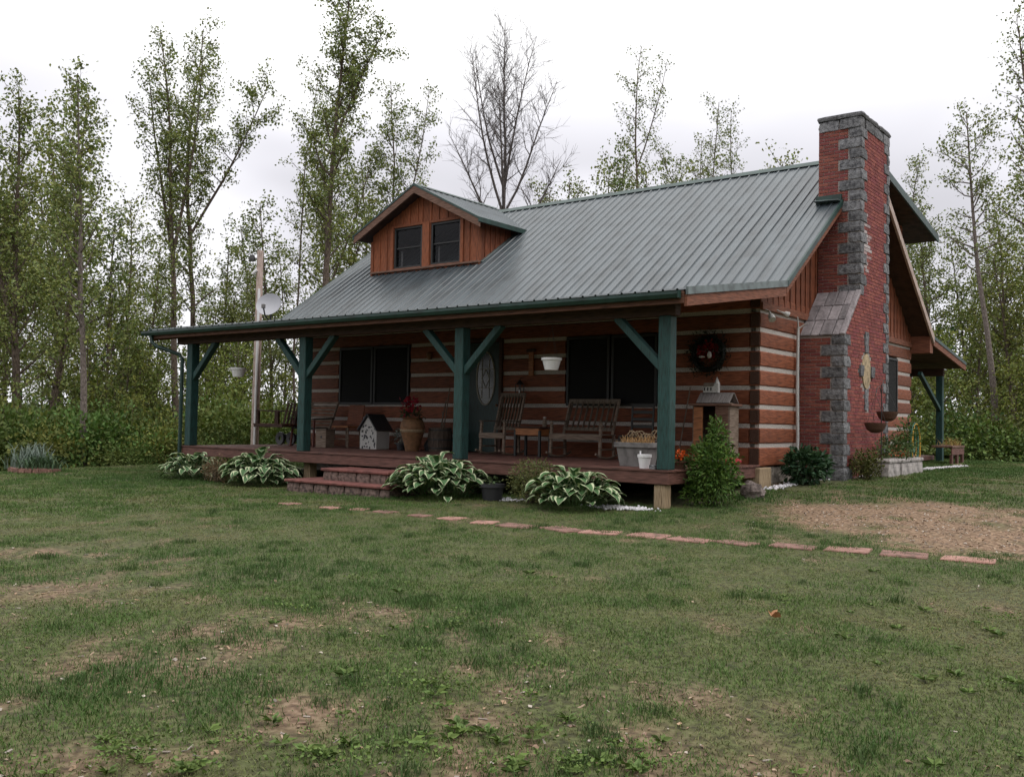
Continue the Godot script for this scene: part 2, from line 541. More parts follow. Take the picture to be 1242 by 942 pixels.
func build_ground() -> void:
	var xs := []
	var zs := []
	var lay := func(lo, hi, step, out):
		var far := []
		var d := 0.6
		var q: float = lo
		while q > -1700.0:
			q -= d
			d *= 1.22
			far.append(q)
		far.reverse()
		out.append_array(far)
		q = lo
		while q <= hi + 0.001:
			out.append(q)
			q += step
		d = 0.6
		while q < 1700.0:
			out.append(q)
			q += d
			d *= 1.22
	lay.call(-20.0, 13.0, 0.22, xs)
	lay.call(-17.0, 17.0, 0.22, zs)
	var nx := xs.size()
	var nz := zs.size()
	var v := PackedVector3Array()
	var nn := PackedVector3Array()
	var cc := PackedColorArray()
	var idx := PackedInt32Array()
	var soil := Color(0.27, 0.19, 0.135)
	var chips := Color(0.34, 0.235, 0.165)
	var turf := Color(0.108, 0.128, 0.045)
	var litter := Color(0.075, 0.062, 0.03)
	for j in nz:
		for i in nx:
			var x: float = xs[i]
			var z: float = zs[j]
			var y := land(x, z)
			v.append(Vector3(x, y, z))
			var c := turf
			if x < -15.4 or z < -13.8:
				c = litter
				nn.append(Vector3.UP)
			elif x > 14.0 or z > 18.0:
				nn.append(Vector3.UP)
			else:
				var b := bareness(x, z)
				var e := Vector2((x - 3.4) / 3.4, (z - 2.3 - 0.25 * (x - 3.4)) / 2.9).length()
				c = turf.lerp(soil.lerp(chips, 1.0 - smoothstep(0.7, 1.1, e)), b)
				c = c * (1.0 + 0.25 * patches2.get_noise_2d(x * 2.0, z * 2.0))
				c.a = 1.0
				nn.append(Vector3(land(x - 0.1, z) - land(x + 0.1, z), 0.2, land(x, z - 0.1) - land(x, z + 0.1)).normalized())
			cc.append(c)
	for j in nz - 1:
		for i in nx - 1:
			var a := j * nx + i
			for k in [a, a + 1, a + nx + 1, a, a + nx + 1, a + nx]: idx.append(k)
	var arr := []
	arr.resize(Mesh.ARRAY_MAX)
	arr[Mesh.ARRAY_VERTEX] = v
	arr[Mesh.ARRAY_NORMAL] = nn
	arr[Mesh.ARRAY_COLOR] = cc
	arr[Mesh.ARRAY_INDEX] = idx
	var m := ArrayMesh.new()
	m.add_surface_from_arrays(Mesh.PRIMITIVE_TRIANGLES, arr)
	tag(part(self, "ground", m, M.ground), "", "", "", "structure")
	# wooded ridges across the valley
	var hb := MB.new()
	var top := noise(110, 0.9, 4)
	var pt := func(i, k):
		var a: float = PI * 0.5 + (i / 60.0 - 0.5) * 3.4 + 0.65
		var r: float = [420.0, 640.0, 900.0, 1200.0][k]
		var dirv := Vector3(cos(a), 0, -sin(a))
		var hh: float = [-30.0, -12.0, 2.0, 9.0][k] + [0.0, 9.0, 12.0, 22.0][k] * top.get_noise_2d(a * 3.0, k * 7.0)
		return Vector3(EYE.x, 0, EYE.z) + dirv * r + Vector3.UP * hh
	for i in 60:
		for k in 3:
			hb.quad(pt.call(i, k), pt.call(i, k + 1), pt.call(i + 1, k + 1), pt.call(i + 1, k))
	tag(part(self, "hills", hb, M.hills), "", "", "", "structure")

# ---------------------------------------------------------------- the cabin
var cabin: Node3D
const EAVE := Vector2(3.63, 2.566)   # (z, y) of the porch eave
const BREAK := Vector2(0.03, 3.121)  # where porch roof and main roof meet
const RIDGE := Vector2(-4.61, 6.40)
const REAR_BREAK := Vector2(-9.4, 2.95)
const REAR_EAVE := Vector2(-12.77, 2.5)
const X_ROOF0 := -13.0
const X_ROOF1 := 0.48

# a hewn log: u along the wall, n out of it
func hewn(o: Vector3, u: Vector3, n: Vector3, u0: float, u1: float, y0: float, y1: float, thick: float) -> MB:
	var b := MB.new()
	var steps := maxi(2, int((u1 - u0) / 0.9))
	var last := []
	var ch := 0.022
	var p0 := rng.randf() * 100.0
	var base := o + u * 0.0
	for i in steps + 1:
		var t := lerpf(u0, u1, float(i) / steps)
		var wob := 0.010 * bumps.get_noise_2d(t * 2.0 + p0, y0 * 9.0)
		var dy := 0.007 * bumps.get_noise_2d(t * 1.5, p0)
		var dy2 := 0.007 * bumps.get_noise_2d(t * 1.5 + 40.0, p0)
		var prof := [[-thick, y0 + dy], [-ch + wob, y0 + dy], [wob, y0 + ch + dy], [wob + 0.006, (y0 + y1) / 2.0], [wob, y1 - ch + dy2], [-ch + wob, y1 + dy2], [-thick, y1 + dy2]]
		var r := []
		for q in prof: r.append(base + u * t + n * q[0] + Vector3.UP * q[1])
		if i > 0:
			for k in 7:
				var k2 := (k + 1) % 7
				b.quad(last[k], r[k], r[k2], last[k2])
		if i == 0 or i == steps:
			for k in range(1, 6):
				if i == 0: b.tri(r[0], r[k], r[k + 1])
				else: b.tri(r[0], r[k + 1], r[k])
		last = r
	return b

func spans(u0: float, u1: float, y0: float, y1: float, holes: Array) -> Array:
	var out := [[u0, u1]]
	for h in holes:
		if minf(y1, h[3]) - maxf(y0, h[2]) < 0.5 * (y1 - y0): continue
		var nxt := []
		for s in out:
			if h[0] > s[0] and h[0] < s[1]: nxt.append([s[0], h[0]])
			if h[1] < s[1] and h[1] > s[0]: nxt.append([h[1], s[1]])
			if h[1] <= s[0] or h[0] >= s[1]: nxt.append(s)
		out = nxt
	return out

func log_wall(called: String, o: Vector3, u: Vector3, n: Vector3, u0: float, u1: float, courses: int, holes: Array, inner0: float, inner1: float) -> void:
	var sec := section(cabin, called)
	for i in courses:
		var y0 := CHINK0 + (i - 1) * COURSE + 0.036
		var y1 := CHINK0 + i * COURSE - 0.036
		if i == 0: y0 = -0.03
		for s in spans(u0, u1, y0, y1, holes):
			if s[1] - s[0] > 0.03:
				part(sec, "log", hewn(o, u, n, s[0], s[1], y0, y1, 0.19), M["log%d" % (rng.randi() % 3)])
				# the sawn end that shows at the front corner
				if absf(u.z) > 0.5 and s[0] < 0.01:
					piece(sec, "log_end", o - n * 0.097 - u * 0.004 + Vector3.UP * (y0 + y1) / 2.0, Vector3(0.17, y1 - y0 - 0.03, 0.016), M.end_grain, 0.005)
		if i < courses - 1:
			for s in spans(inner0, inner1, y1 - 0.02, y1 + 0.09, holes):
				var b := MB.new()
				b.box(o + u * (s[0] + s[1]) / 2.0 - n * 0.105 + Vector3.UP * (y1 + 0.036), Vector3(absf(u.x), 0, absf(u.z)) * (s[1] - s[0]) + Vector3.UP * 0.094 + n.abs() * 0.17)
				part(sec, "chinking", b, M.chink)

# metal roofing: panels 0.914 m wide with a raised rib every 0.2286 m, from the lower edge to the upper edge (z, y)
func metal_slope(sec: Node3D, x0: float, x1: float, lo: Vector2, hi: Vector2) -> void:
	var x := x0
	var front := lo.x > hi.x
	while x < x1 - 0.02:
		var xe := minf(x + 0.914, x1)
		var b := MB.new()
		var prof := [[x, 0.0]]
		var r := x + 0.03
		while r + 0.05 < xe:
			prof.append_array([[r, 0.0], [r + 0.012, 0.024], [r + 0.034, 0.024], [r + 0.046, 0.0]])
			if r + 0.16 < xe:
				prof.append_array([[r + 0.128, 0.0], [r + 0.134, 0.004], [r + 0.146, 0.004], [r + 0.152, 0.0]])
			r += 0.2286
		prof.append([xe, 0.0])
		var up := Vector2(lo.y - hi.y, hi.x - lo.x).normalized()
		if up.y < 0.0: up = -up
		for i in prof.size() - 1:
			var q := []
			for e in [[i, lo], [i + 1, lo], [i + 1, hi], [i, hi]]:
				var p: Array = prof[e[0]]
				q.append(Vector3(p[0], e[1].y + up.y * p[1], e[1].x + up.x * p[1]))
			if front: b.quad(q[0], q[1], q[2], q[3])
			else: b.quad(q[1], q[0], q[3], q[2])
		part(sec, "roof_panel", b, M.roof)
		x = xe

# the boards under the roofing
func roof_deck(sec: Node3D, called: String, x0: float, x1: float, lo: Vector2, hi: Vector2, off0: float, off1: float, m: Material) -> void:
	var b := MB.new()
	var d := (hi - lo).normalized()
	var up := Vector2(-d.y, d.x)
	if up.y < 0.0: up = -up
	var c := func(x, e, off): return Vector3(x, e.y - up.y * off, e.x - up.x * off)
	b.hexa([c.call(x0, lo, off0), c.call(x1, lo, off0), c.call(x1, hi, off0), c.call(x0, hi, off0)], [c.call(x0, lo, off1), c.call(x1, lo, off1), c.call(x1, hi, off1), c.call(x0, hi, off1)])
	part(sec, called, b, m)

func edge_trim(sec: Node3D, called: String, x: float, lo: Vector2, hi: Vector2, drop0: float, drop1: float, w: float, m: Material) -> void:
	var b := MB.new()
	var s := w / 2.0
	var f := []
	var k := []
	for e in [[lo, drop1], [hi, drop1], [hi, drop0], [lo, drop0]]:
		f.append(Vector3(x + s, e[0].y - e[1], e[0].x))
		k.append(Vector3(x - s, e[0].y - e[1], e[0].x))
	if lo.x > hi.x: b.hexa(f, k)
	else: b.hexa(k, f)
	part(sec, called, b, m)

# vertical boards with battens over the joints. top(u) gives the height of the upper edge, bottom(u) of the lower one
func board_wall(sec: Node3D, o: Vector3, u: Vector3, n: Vector3, u0: float, u1: float, width: float, bottom: Callable, top: Callable, holes: Array, kind: String, batten_w := 0.05) -> void:
	var put := func(called, a, b, y0a, y0b, y1a, y1b, th, lift):
		if y1a - y0a < 0.01 and y1b - y0b < 0.01: return
		var q := MB.new()
		var f := [o + u * a + Vector3.UP * y0a, o + u * b + Vector3.UP * y0b, o + u * b + Vector3.UP * maxf(y1b, y0b + 0.002), o + u * a + Vector3.UP * maxf(y1a, y0a + 0.002)]
		var g := []
		for p in f: g.append(p + n * lift)
		var h := []
		for p in f: h.append(p + n * (lift + th))
		if u.cross(Vector3.UP).dot(n) > 0.0: q.hexa(h, g)
		else:
			h.reverse(); g.reverse()
			q.hexa(h, g)
		part(sec, called, q, M["%s%d" % [kind, rng.randi() % 3]])
	var a := u0
	while a < u1 - 0.01:
		var b := minf(a + width * rng.randf_range(0.9, 1.1), u1)
		if u1 - b < 0.06: b = u1
		for h in holes:
			for e in [h[0], h[1]]:
				if e > a + 0.01 and e < b + 0.05: b = e
		for it in [["board", a + 0.003, b - 0.003, 0.022, 0.0], ["batten", b - batten_w / 2.0, b + batten_w / 2.0, 0.022, 0.0225]]:
			if it[0] == "batten" and b >= u1: continue
			var l: float = it[1]
			var r: float = it[2]
			var cut := false
			for h in holes:
				if r > h[0] + 0.01 and l < h[1] - 0.01:
					cut = true
					put.call(it[0], l, r, bottom.call(l), bottom.call(r), minf(h[2], top.call(l)), minf(h[2], top.call(r)), it[3], it[4])
					put.call(it[0], l, r, h[3], h[3], top.call(l), top.call(r), it[3], it[4])
			if not cut:
				put.call(it[0], l, r, bottom.call(l), bottom.call(r), top.call(l), top.call(r), it[3], it[4])
		a = b

func window(o: Vector3, u: Vector3, n: Vector3, u0: float, u1: float, y0: float, y1: float, label: String, trim: Material, screened := true) -> Node3D:
	var w := section(cabin, "window")
	if label: tag(w, label)
	var at := func(a, y, out): return o + u * a + Vector3.UP * y + n * out
	var fr := MB.new()
	var bs := Basis(u, Vector3.UP, u.cross(Vector3.UP))
	var t := 0.055
	for q in [[(u0 + u1) / 2.0, y0 + t / 2.0, u1 - u0, t], [(u0 + u1) / 2.0, y1 - t / 2.0, u1 - u0, t], [u0 + t / 2.0, (y0 + y1) / 2.0, t, y1 - y0 - 2.0 * t], [u1 - t / 2.0, (y0 + y1) / 2.0, t, y1 - y0 - 2.0 * t]]:
		fr.box(at.call(q[0], q[1], -0.02), Vector3(q[2], q[3], 0.07), bs, 0.004)
	part(w, "frame", fr, trim)
	var mid := (y0 + y1) / 2.0
	var rail := MB.new()
	rail.box(at.call((u0 + u1) / 2.0, mid, -0.03), Vector3(u1 - u0 - 2.0 * t, 0.04, 0.04), bs, 0.004)
	part(w, "sash_rail", rail, trim)
	for q in [[y0 + t, mid - 0.02, -0.045], [mid + 0.02, y1 - t, -0.03]]:
		var g := MB.new()
		g.box(at.call((u0 + u1) / 2.0, (q[0] + q[1]) / 2.0, q[2]), Vector3(u1 - u0 - 2.0 * t, q[1] - q[0], 0.006), bs)
		part(w, "pane", g, M.glass)
	if screened:
		var sc := MB.new()
		sc.box(at.call((u0 + u1) / 2.0, (y0 + y1) / 2.0, -0.005), Vector3(u1 - u0 - 2.0 * t, y1 - y0 - 2.0 * t, 0.002), bs)
		part(w, "insect_screen", sc, M.screen)
	return w

func build_cabin() -> void:
	cabin = thing("log_cabin", "log cabin with green metal roof, white chinking, deep porch and brick chimney", "house")
	var R := Vector3.RIGHT
	var F := Vector3.BACK
	# openings of the front wall: u0, u1, y0, y1
	var c := func(i): return CHINK0 + i * COURSE
	var front_holes := [[-10.74, -8.34, c.call(2), c.call(6)], [-6.82, -5.68, -1.0, c.call(6) + 0.03], [-4.1, -1.98, c.call(2), c.call(6)]]
	log_wall("front_wall", Vector3.ZERO, R, F, X_LEFT + 0.205, -0.205, 9, front_holes, X_LEFT + 0.1, -0.1)
	# the right-hand gable end: u runs back from the front corner
	var gable_holes := [[6.9, 8.1, c.call(2), c.call(6)]]
	log_wall("gable_wall", Vector3(0, 0, 0.01), Vector3.FORWARD, R, 0.0, -Z_BACK, 9, gable_holes, 0.03, -Z_BACK - 0.03)
	log_wall("left_wall", Vector3(X_LEFT, 0, 0.01), Vector3.FORWARD, Vector3.LEFT, 0.0, -Z_BACK, 9, [], 0.03, -Z_BACK - 0.03)
	log_wall("rear_wall", Vector3(0, 0, Z_BACK), R, Vector3.FORWARD, X_LEFT + 0.205, -0.205, 9, [], X_LEFT + 0.1, -0.1)
	var fd := section(cabin, "foundation")
	for q in [[Vector3(-6.05, -0.5, -0.14), Vector3(11.9, 0.9, 0.16)], [Vector3(-0.14, -0.42, -4.6), Vector3(0.2, 0.74, 8.9)], [Vector3(X_LEFT + 0.14, -0.5, -4.6), Vector3(0.2, 0.9, 8.9)], [Vector3(-6.05, -0.5, Z_BACK + 0.1), Vector3(11.9, 0.9, 0.16)]]:
		piece(fd, "block_wall", q[0], q[1], M.concrete, 0.01)
	piece(fd, "corner_block", Vector3(-0.1, -0.36, -0.08), Vector3(0.36, 0.62, 0.5), M.pale_wood, 0.015)
	piece(fd, "floor", Vector3(-6.05, -0.1, -4.6), Vector3(11.6, 0.1, 8.8), M.floor_boards, 0.0)
	piece(fd, "loft_floor", Vector3(-6.05, 2.95, -4.6), Vector3(11.6, 0.1, 8.8), M.floor_boards, 0.0)

	# gable siding above the logs
	var front_line := func(z): return BREAK.y + (BREAK.x - z) * (RIDGE.y - BREAK.y) / (BREAK.x - RIDGE.x)
	var rear_line := func(z): return RIDGE.y + (z - RIDGE.x) * (RIDGE.y - REAR_BREAK.y) / (RIDGE.x - REAR_BREAK.x)
	var shed_line := func(z): return RIDGE.y + (z - RIDGE.x) * (RIDGE.y - 5.5) / (RIDGE.x + 9.77)
	var gtop := func(u):
		var z: float = -u
		if z > RIDGE.x: return front_line.call(z) - 0.17
		if z > -8.5: return shed_line.call(z) - 0.17
		return rear_line.call(z) - 0.17
	var gs := section(cabin, "gable_siding")
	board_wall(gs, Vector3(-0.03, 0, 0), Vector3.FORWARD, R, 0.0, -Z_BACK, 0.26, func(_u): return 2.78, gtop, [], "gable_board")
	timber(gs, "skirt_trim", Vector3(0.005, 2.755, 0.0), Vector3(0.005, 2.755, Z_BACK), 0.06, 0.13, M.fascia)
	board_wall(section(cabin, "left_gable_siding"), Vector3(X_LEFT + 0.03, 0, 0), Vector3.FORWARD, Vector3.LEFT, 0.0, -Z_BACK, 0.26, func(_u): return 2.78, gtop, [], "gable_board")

	# roofs
	var main := section(cabin, "main_roof")
	metal_slope(main, X_ROOF0, X_ROOF1, BREAK, RIDGE)
	metal_slope(main, X_ROOF0, X_ROOF1, REAR_BREAK, RIDGE)
	roof_deck(main, "roof_boards", X_ROOF0 + 0.02, X_ROOF1 - 0.02, BREAK, RIDGE, 0.012, 0.10, M.dark_wood)
	roof_deck(main, "roof_boards", X_ROOF0 + 0.02, X_ROOF1 - 0.02, REAR_BREAK, RIDGE, 0.012, 0.10, M.dark_wood)
	var cap := MB.new()
	for s in [1.0, -1.0]:
		var e0 := Vector3(X_ROOF0 - 0.02, RIDGE.y - 0.075, RIDGE.x + s * 0.16)
		var e1 := Vector3(X_ROOF1 + 0.02, RIDGE.y - 0.075, RIDGE.x + s * 0.16)
		var r0 := Vector3(X_ROOF0 - 0.02, RIDGE.y + 0.045, RIDGE.x)
		var r1 := Vector3(X_ROOF1 + 0.02, RIDGE.y + 0.045, RIDGE.x)
		if s > 0: cap.quad(e0, e1, r1, r0)
		else: cap.quad(e1, e0, r0, r1)
	part(main, "ridge_cap", cap, M.trim_green)
	for x in [X_ROOF0, X_ROOF1]:
		edge_trim(main, "rake_trim", x, BREAK, RIDGE, -0.03, 0.075, 0.035, M.trim_green)
		edge_trim(main, "rake_board", x - signf(x) * 0.03, BREAK, RIDGE, 0.03, 0.2, 0.04, M.fascia)
		edge_trim(main, "rake_board", x - signf(x) * 0.03 if x < 0 else x + 0.0, REAR_BREAK, RIDGE, -0.03, 0.16, 0.05, M.pole)
	var porch := section(cabin, "porch_roof")
	metal_slope(porch, X_ROOF0, X_ROOF1 - 0.02, EAVE, BREAK)
	roof_deck(porch, "roof_boards", X_ROOF0 + 0.02, X_ROOF1 - 0.04, EAVE - Vector2(0.04, 0), BREAK, 0.012, 0.045, M.dark_wood)
	for x in [X_ROOF0, X_ROOF1]:
		edge_trim(porch, "rake_trim", x - 0.01, EAVE + Vector2(0.02, 0), BREAK, -0.035, 0.075, 0.04, M.flash if x > 0 else M.trim_green)
		edge_trim(porch, "rake_board", x - signf(x) * 0.04, EAVE, BREAK, 0.075, 0.235, 0.05, M.fascia)
	timber(porch, "fascia_board", Vector3(X_ROOF0, EAVE.y - 0.11, EAVE.x), Vector3(X_ROOF1 - 0.06, EAVE.y - 0.11, EAVE.x), 0.04, 0.17, M.fascia_dark)
	var xx := X_ROOF0 + 0.3
	while xx < X_ROOF1 - 0.1:
		timber(porch, "rafter", Vector3(xx, EAVE.y - 0.12, EAVE.x - 0.03), Vector3(xx, BREAK.y - 0.12, BREAK.x), 0.05, 0.14, M.dark_wood, 0.0)
		xx += 0.61
	timber(porch, "porch_beam", Vector3(X_ROOF0 + 0.5, 2.36, PORCH - 0.11), Vector3(X_ROOF1 - 0.4, 2.36, PORCH - 0.11), 0.18, 0.2, M.dark_wood)
	# rain gutter along the porch eave
	var gut := MB.new()
	var gx0 := X_ROOF0 - 0.16
	var gx1 := X_ROOF1 - 0.1
	var gz := EAVE.x + 0.025
	var gy := EAVE.y - 0.025
	var gp := [[gz, gy], [gz, gy - 0.1], [gz + 0.08, gy - 0.1], [gz + 0.11, gy - 0.05], [gz + 0.11, gy - 0.005], [gz + 0.122, gy]]
	for i in gp.size() - 1:
		gut.hexa([Vector3(gx0, gp[i][1], gp[i][0]), Vector3(gx0, gp[i + 1][1], gp[i + 1][0]), Vector3(gx1, gp[i + 1][1], gp[i + 1][0]), Vector3(gx1, gp[i][1], gp[i][0])], [Vector3(gx0, gp[i][1] + 0.004, gp[i][0] + 0.004), Vector3(gx0, gp[i + 1][1] + 0.004, gp[i + 1][0] + 0.004), Vector3(gx1, gp[i + 1][1] + 0.004, gp[i + 1][0] + 0.004), Vector3(gx1, gp[i][1] + 0.004, gp[i][0] + 0.004)])
	for x in [gx0, gx1]: gut.box(Vector3(x, gy - 0.05, gz + 0.055), Vector3(0.004, 0.1, 0.1))
	part(porch, "gutter", gut, M.trim_green)
	var sp := MB.new()
	sp.tube([Vector3(-12.86, gy - 0.08, gz + 0.04), Vector3(-12.84, 2.30, gz + 0.03), Vector3(-12.7, 2.2, gz), Vector3(-12.3, 2.03, PORCH + 0.06), Vector3(-12.22, 1.93, PORCH + 0.02), Vector3(-12.22, -0.62, PORCH + 0.02)], [0.042], 8)
	part(porch, "downspout", sp, M.trim_green)

	# rear porch and rear dormer
	var rp := section(cabin, "rear_porch")
	metal_slope(rp, X_ROOF0, X_ROOF1, REAR_EAVE, REAR_BREAK)
	roof_deck(rp, "roof_boards", X_ROOF0 + 0.02, X_ROOF1 - 0.02, REAR_EAVE, REAR_BREAK, 0.012, 0.14, M.dark_wood)
	edge_trim(rp, "rake_trim", X_ROOF1, REAR_EAVE, REAR_BREAK, -0.03, 0.05, 0.04, M.trim_green)
	edge_trim(rp, "rake_board", X_ROOF1 - 0.02, REAR_EAVE, REAR_BREAK, 0.05, 0.2, 0.05, M.fascia)
	piece(rp, "boxed_return", Vector3(0.2, 2.76, -9.33), Vector3(0.5, 0.42, 0.26), M.fascia)
	timber(rp, "porch_beam", Vector3(-12, 2.22, -12.0), Vector3(0.1, 2.22, -12.0), 0.16, 0.2, M.dark_wood)
	piece(rp, "post", Vector3(0.0, 0.9, -12.0), Vector3(0.17, 2.45, 0.17), M.post_green, 0.012)
	timber(rp, "brace", Vector3(0.0, 1.2, -11.95), Vector3(0.0, 2.1, -10.0), 0.1, 0.1, M.post_green)
	piece(rp, "porch_floor", Vector3(-6.2, -0.1, -10.8), Vector3(12.0, 0.12, 2.9), M.deck1)
	var rd := section(cabin, "rear_dormer")
	metal_slope(rd, -12.4, X_ROOF1, Vector2(-9.77, 5.52), RIDGE + Vector2(0, 0.02))
	roof_deck(rd, "roof_boards", -12.4, X_ROOF1 - 0.02, Vector2(-9.77, 5.52), RIDGE + Vector2(0, 0.02), 0.012, 0.12, M.dark_wood)
	edge_trim(rd, "rake_trim", X_ROOF1, Vector2(-9.8, 5.5), RIDGE, -0.05, 0.12, 0.04, M.trim_green)
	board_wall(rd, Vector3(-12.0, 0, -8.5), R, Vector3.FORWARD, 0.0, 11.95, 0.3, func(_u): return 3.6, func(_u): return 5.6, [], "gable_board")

	# front dormer
	var dm := section(cabin, "dormer")
	var dz := -1.83
	var dx0 := -11.54
	var dx1 := -7.92
	var dc := -9.73
	var dr := 6.5
	var de := 5.42
	var dh := 2.14
	var dfront := -1.40
	var wins := [[-10.76, -9.78, 4.5, 5.58], [-9.48, -8.50, 4.5, 5.58]]
	var dtop := func(x): return dr - 0.13 - absf(x - dc) * (dr - de) / dh
	board_wall(dm, Vector3(0, 0, dz), R, F, dx0, dx1, 0.27, func(_x): return front_line.call(dz) - 0.05, dtop, wins, "board")
	for q in [[-10.82, 0.1], [-9.63, 0.24], [-8.44, 0.1]]:
		piece(dm, "window_trim", Vector3(q[0], 5.03, dz + 0.04), Vector3(q[1], 1.2, 0.035), M.board0)
	for w in wins:
		piece(dm, "window_trim", Vector3((w[0] + w[1]) / 2.0, 5.61, dz + 0.038), Vector3(w[1] - w[0], 0.07, 0.03), M.board1)
		piece(dm, "sill", Vector3((w[0] + w[1]) / 2.0, 4.49, dz + 0.05), Vector3(w[1] - w[0] + 0.04, 0.05, 0.08), M.fascia)
		window(Vector3(0, 0, dz), R, F, w[0] + 0.0, w[1], 4.52, 5.575, "", M.frame_dark, false)
		var cu := MB.new()
		cu.box(Vector3(w[0] + 0.16, 4.78, dz - 0.12), Vector3(0.05, 0.42, 0.02))
		part(dm, "curtain", cu, M.curtain)
	for x in [dx0, dx1]:
		var side := func(u): return front_line.call(-u) - 0.02
		var top := func(u): return dtop.call(x) + 0.0 * u
		var sec := section(cabin, "dormer_cheek")
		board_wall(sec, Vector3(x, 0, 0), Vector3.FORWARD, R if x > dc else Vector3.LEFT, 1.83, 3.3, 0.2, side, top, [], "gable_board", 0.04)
		piece(dm, "corner_board", Vector3(x, 4.85, dz + 0.012), Vector3(0.09, 0.9, 0.09), M.board1)
	# base flashing where dormer and roof meet
	timber(dm, "base_flashing", Vector3(dx0, front_line.call(dz) + 0.035, dz + 0.06), Vector3(dx1 + 0.06, front_line.call(dz) + 0.035, dz + 0.06), 0.09, 0.05, M.weathered)
	timber(dm, "base_flashing", Vector3(dx1 + 0.06, front_line.call(dz) + 0.03, dz), Vector3(dx1 + 0.06, de - 0.1, -3.1), 0.11, 0.03, M.flash)
	# its roof, rib by rib
	var valley := func(z): return clampf((dr - front_line.call(z)) / (dr - de), 0.0, 1.0)
	for s in [-1.0, 1.0]:
		var z := dfront
		while z > -4.6:
			var ze := maxf(z - 0.914, -4.66)
			var b := MB.new()
			var zz := z
			while zz > ze + 0.001:
				var zn := maxf(zz - 0.2286, ze)
				var t0: float = minf(valley.call(zz), 1.0)
				var t1: float = minf(valley.call(zn), 1.0)
				var p := func(t, q, lift): return Vector3(dc + s * dh * t, dr - (dr - de) * t + lift, q)
				var strip := [[zz, 0.0, t0], [zz - 0.02, 0.02, t0], [zz - 0.045, 0.02, t0], [zz - 0.065, 0.0, t0], [zn, 0.0, t1]]
				for i in 4:
					var A = p.call(0.0, strip[i][0], strip[i][1])
					var B = p.call(0.0, strip[i + 1][0], strip[i + 1][1])
					var C = p.call(strip[i + 1][2], strip[i + 1][0], strip[i + 1][1])
					var D = p.call(strip[i][2], strip[i][0], strip[i][1])
					if s > 0: b.quad(A, D, C, B)
					else: b.quad(A, B, C, D)
				zz = zn
			part(dm, "roof_panel", b, M.roof)
			z = ze
		# under-boards, rake board, trim, eave
		var ub := MB.new()
		var e_end := -3.2
		var o1 := Vector3(0, -0.015, 0)
		var o2 := Vector3(0, -0.10, 0)
		var quadv := [Vector3(dc, dr, dfront - 0.02), Vector3(dc + s * (dh - 0.02), de + 0.01, dfront - 0.02), Vector3(dc + s * (dh - 0.02), de + 0.01, e_end), Vector3(dc, dr, -4.5)]
		var A1 := []
		var A2 := []
		for q in quadv:
			A1.append(q + o1)
			A2.append(q + o2)
		if s < 0:
			A1.reverse(); A2.reverse()
		ub.hexa(A1, A2)
		part(dm, "roof_boards", ub, M.dark_wood)
		var rk := MB.new()
		var tm := MB.new()
		for it in [[rk, -0.2, -0.02, dfront - 0.015, 0.045], [tm, -0.02, 0.03, dfront, 0.06]]:
			var f := [Vector3(dc, dr + it[1], it[3]), Vector3(dc + s * dh, de + it[1], it[3]), Vector3(dc + s * dh, de + it[2], it[3]), Vector3(dc, dr + it[2], it[3])]
			var k := []
			for q in f: k.append(q - Vector3(0, 0, it[4]))
			if s < 0:
				f.reverse(); k.reverse()
			it[0].hexa(f, k)
		part(dm, "rake_board", rk, M.weathered)
		part(dm, "rake_trim", tm, M.trim_green)
		timber(dm, "eave_trim", Vector3(dc + s * dh, de - 0.03, dfront), Vector3(dc + s * dh, de - 0.03, -3.25), 0.05, 0.12, M.trim_green)
	var dcap := MB.new()
	for s in [1.0, -1.0]:
		var q := [Vector3(dc + s * 0.14, dr - 0.035, dfront), Vector3(dc + s * 0.14, dr - 0.035, -4.7), Vector3(dc, dr + 0.045, -4.7), Vector3(dc, dr + 0.045, dfront)]
		if s < 0: q.reverse()
		dcap.quad(q[0], q[1], q[2], q[3])
	part(dm, "ridge_cap", dcap, M.trim_green)

	# porch windows and door
	window(Vector3.ZERO, R, F, -10.70, -9.56, c.call(2), c.call(6) + 0.02, "", M.frame_dark)
	window(Vector3.ZERO, R, F, -9.52, -8.38, c.call(2), c.call(6) + 0.02, "", M.frame_dark)
	window(Vector3.ZERO, R, F, -4.06, -3.06, c.call(2), c.call(6) + 0.02, "", M.frame_dark)
	window(Vector3.ZERO, R, F, -3.02, -2.02, c.call(2), c.call(6) + 0.02, "", M.frame_dark)
	window(Vector3(0, 0, 0.01), Vector3.FORWARD, R, 6.94, 8.06, c.call(2), c.call(6), "dark window in the gable logs between chimney and hose", M.frame_dark)
	var door := section(cabin, "door")
	tag(door, "dark green front door with oval glass")
	for q in [[Vector3(-6.79, 1.2, -0.02), Vector3(0.08, 2.4, 0.14)], [Vector3(-5.71, 1.2, -0.02), Vector3(0.08, 2.4, 0.14)], [Vector3(-6.25, 2.38, -0.02), Vector3(1.0, 0.08, 0.14)]]:
		piece(door, "door_frame", q[0], q[1], M.dark_wood)
	piece(door, "door_panel", Vector3(-6.25, 1.17, -0.07), Vector3(0.99, 2.32, 0.05), M.door, 0.004)
	var ring := MB.new()
	var pts := []
	for i in 33:
		var a := TAU * i / 32.0
		pts.append(Vector3(-6.17 + 0.245 * cos(a), 1.57 + 0.56 * sin(a), -0.04))
	ring.tube(pts, [0.02], 6, false)
	part(door, "oval_frame", ring, M.oval)
	var og := MB.new()
	for i in 32: og.tri(Vector3(-6.17, 1.57, -0.041), pts[i] + Vector3(0, 0, -0.001), pts[i + 1] + Vector3(0, 0, -0.001))
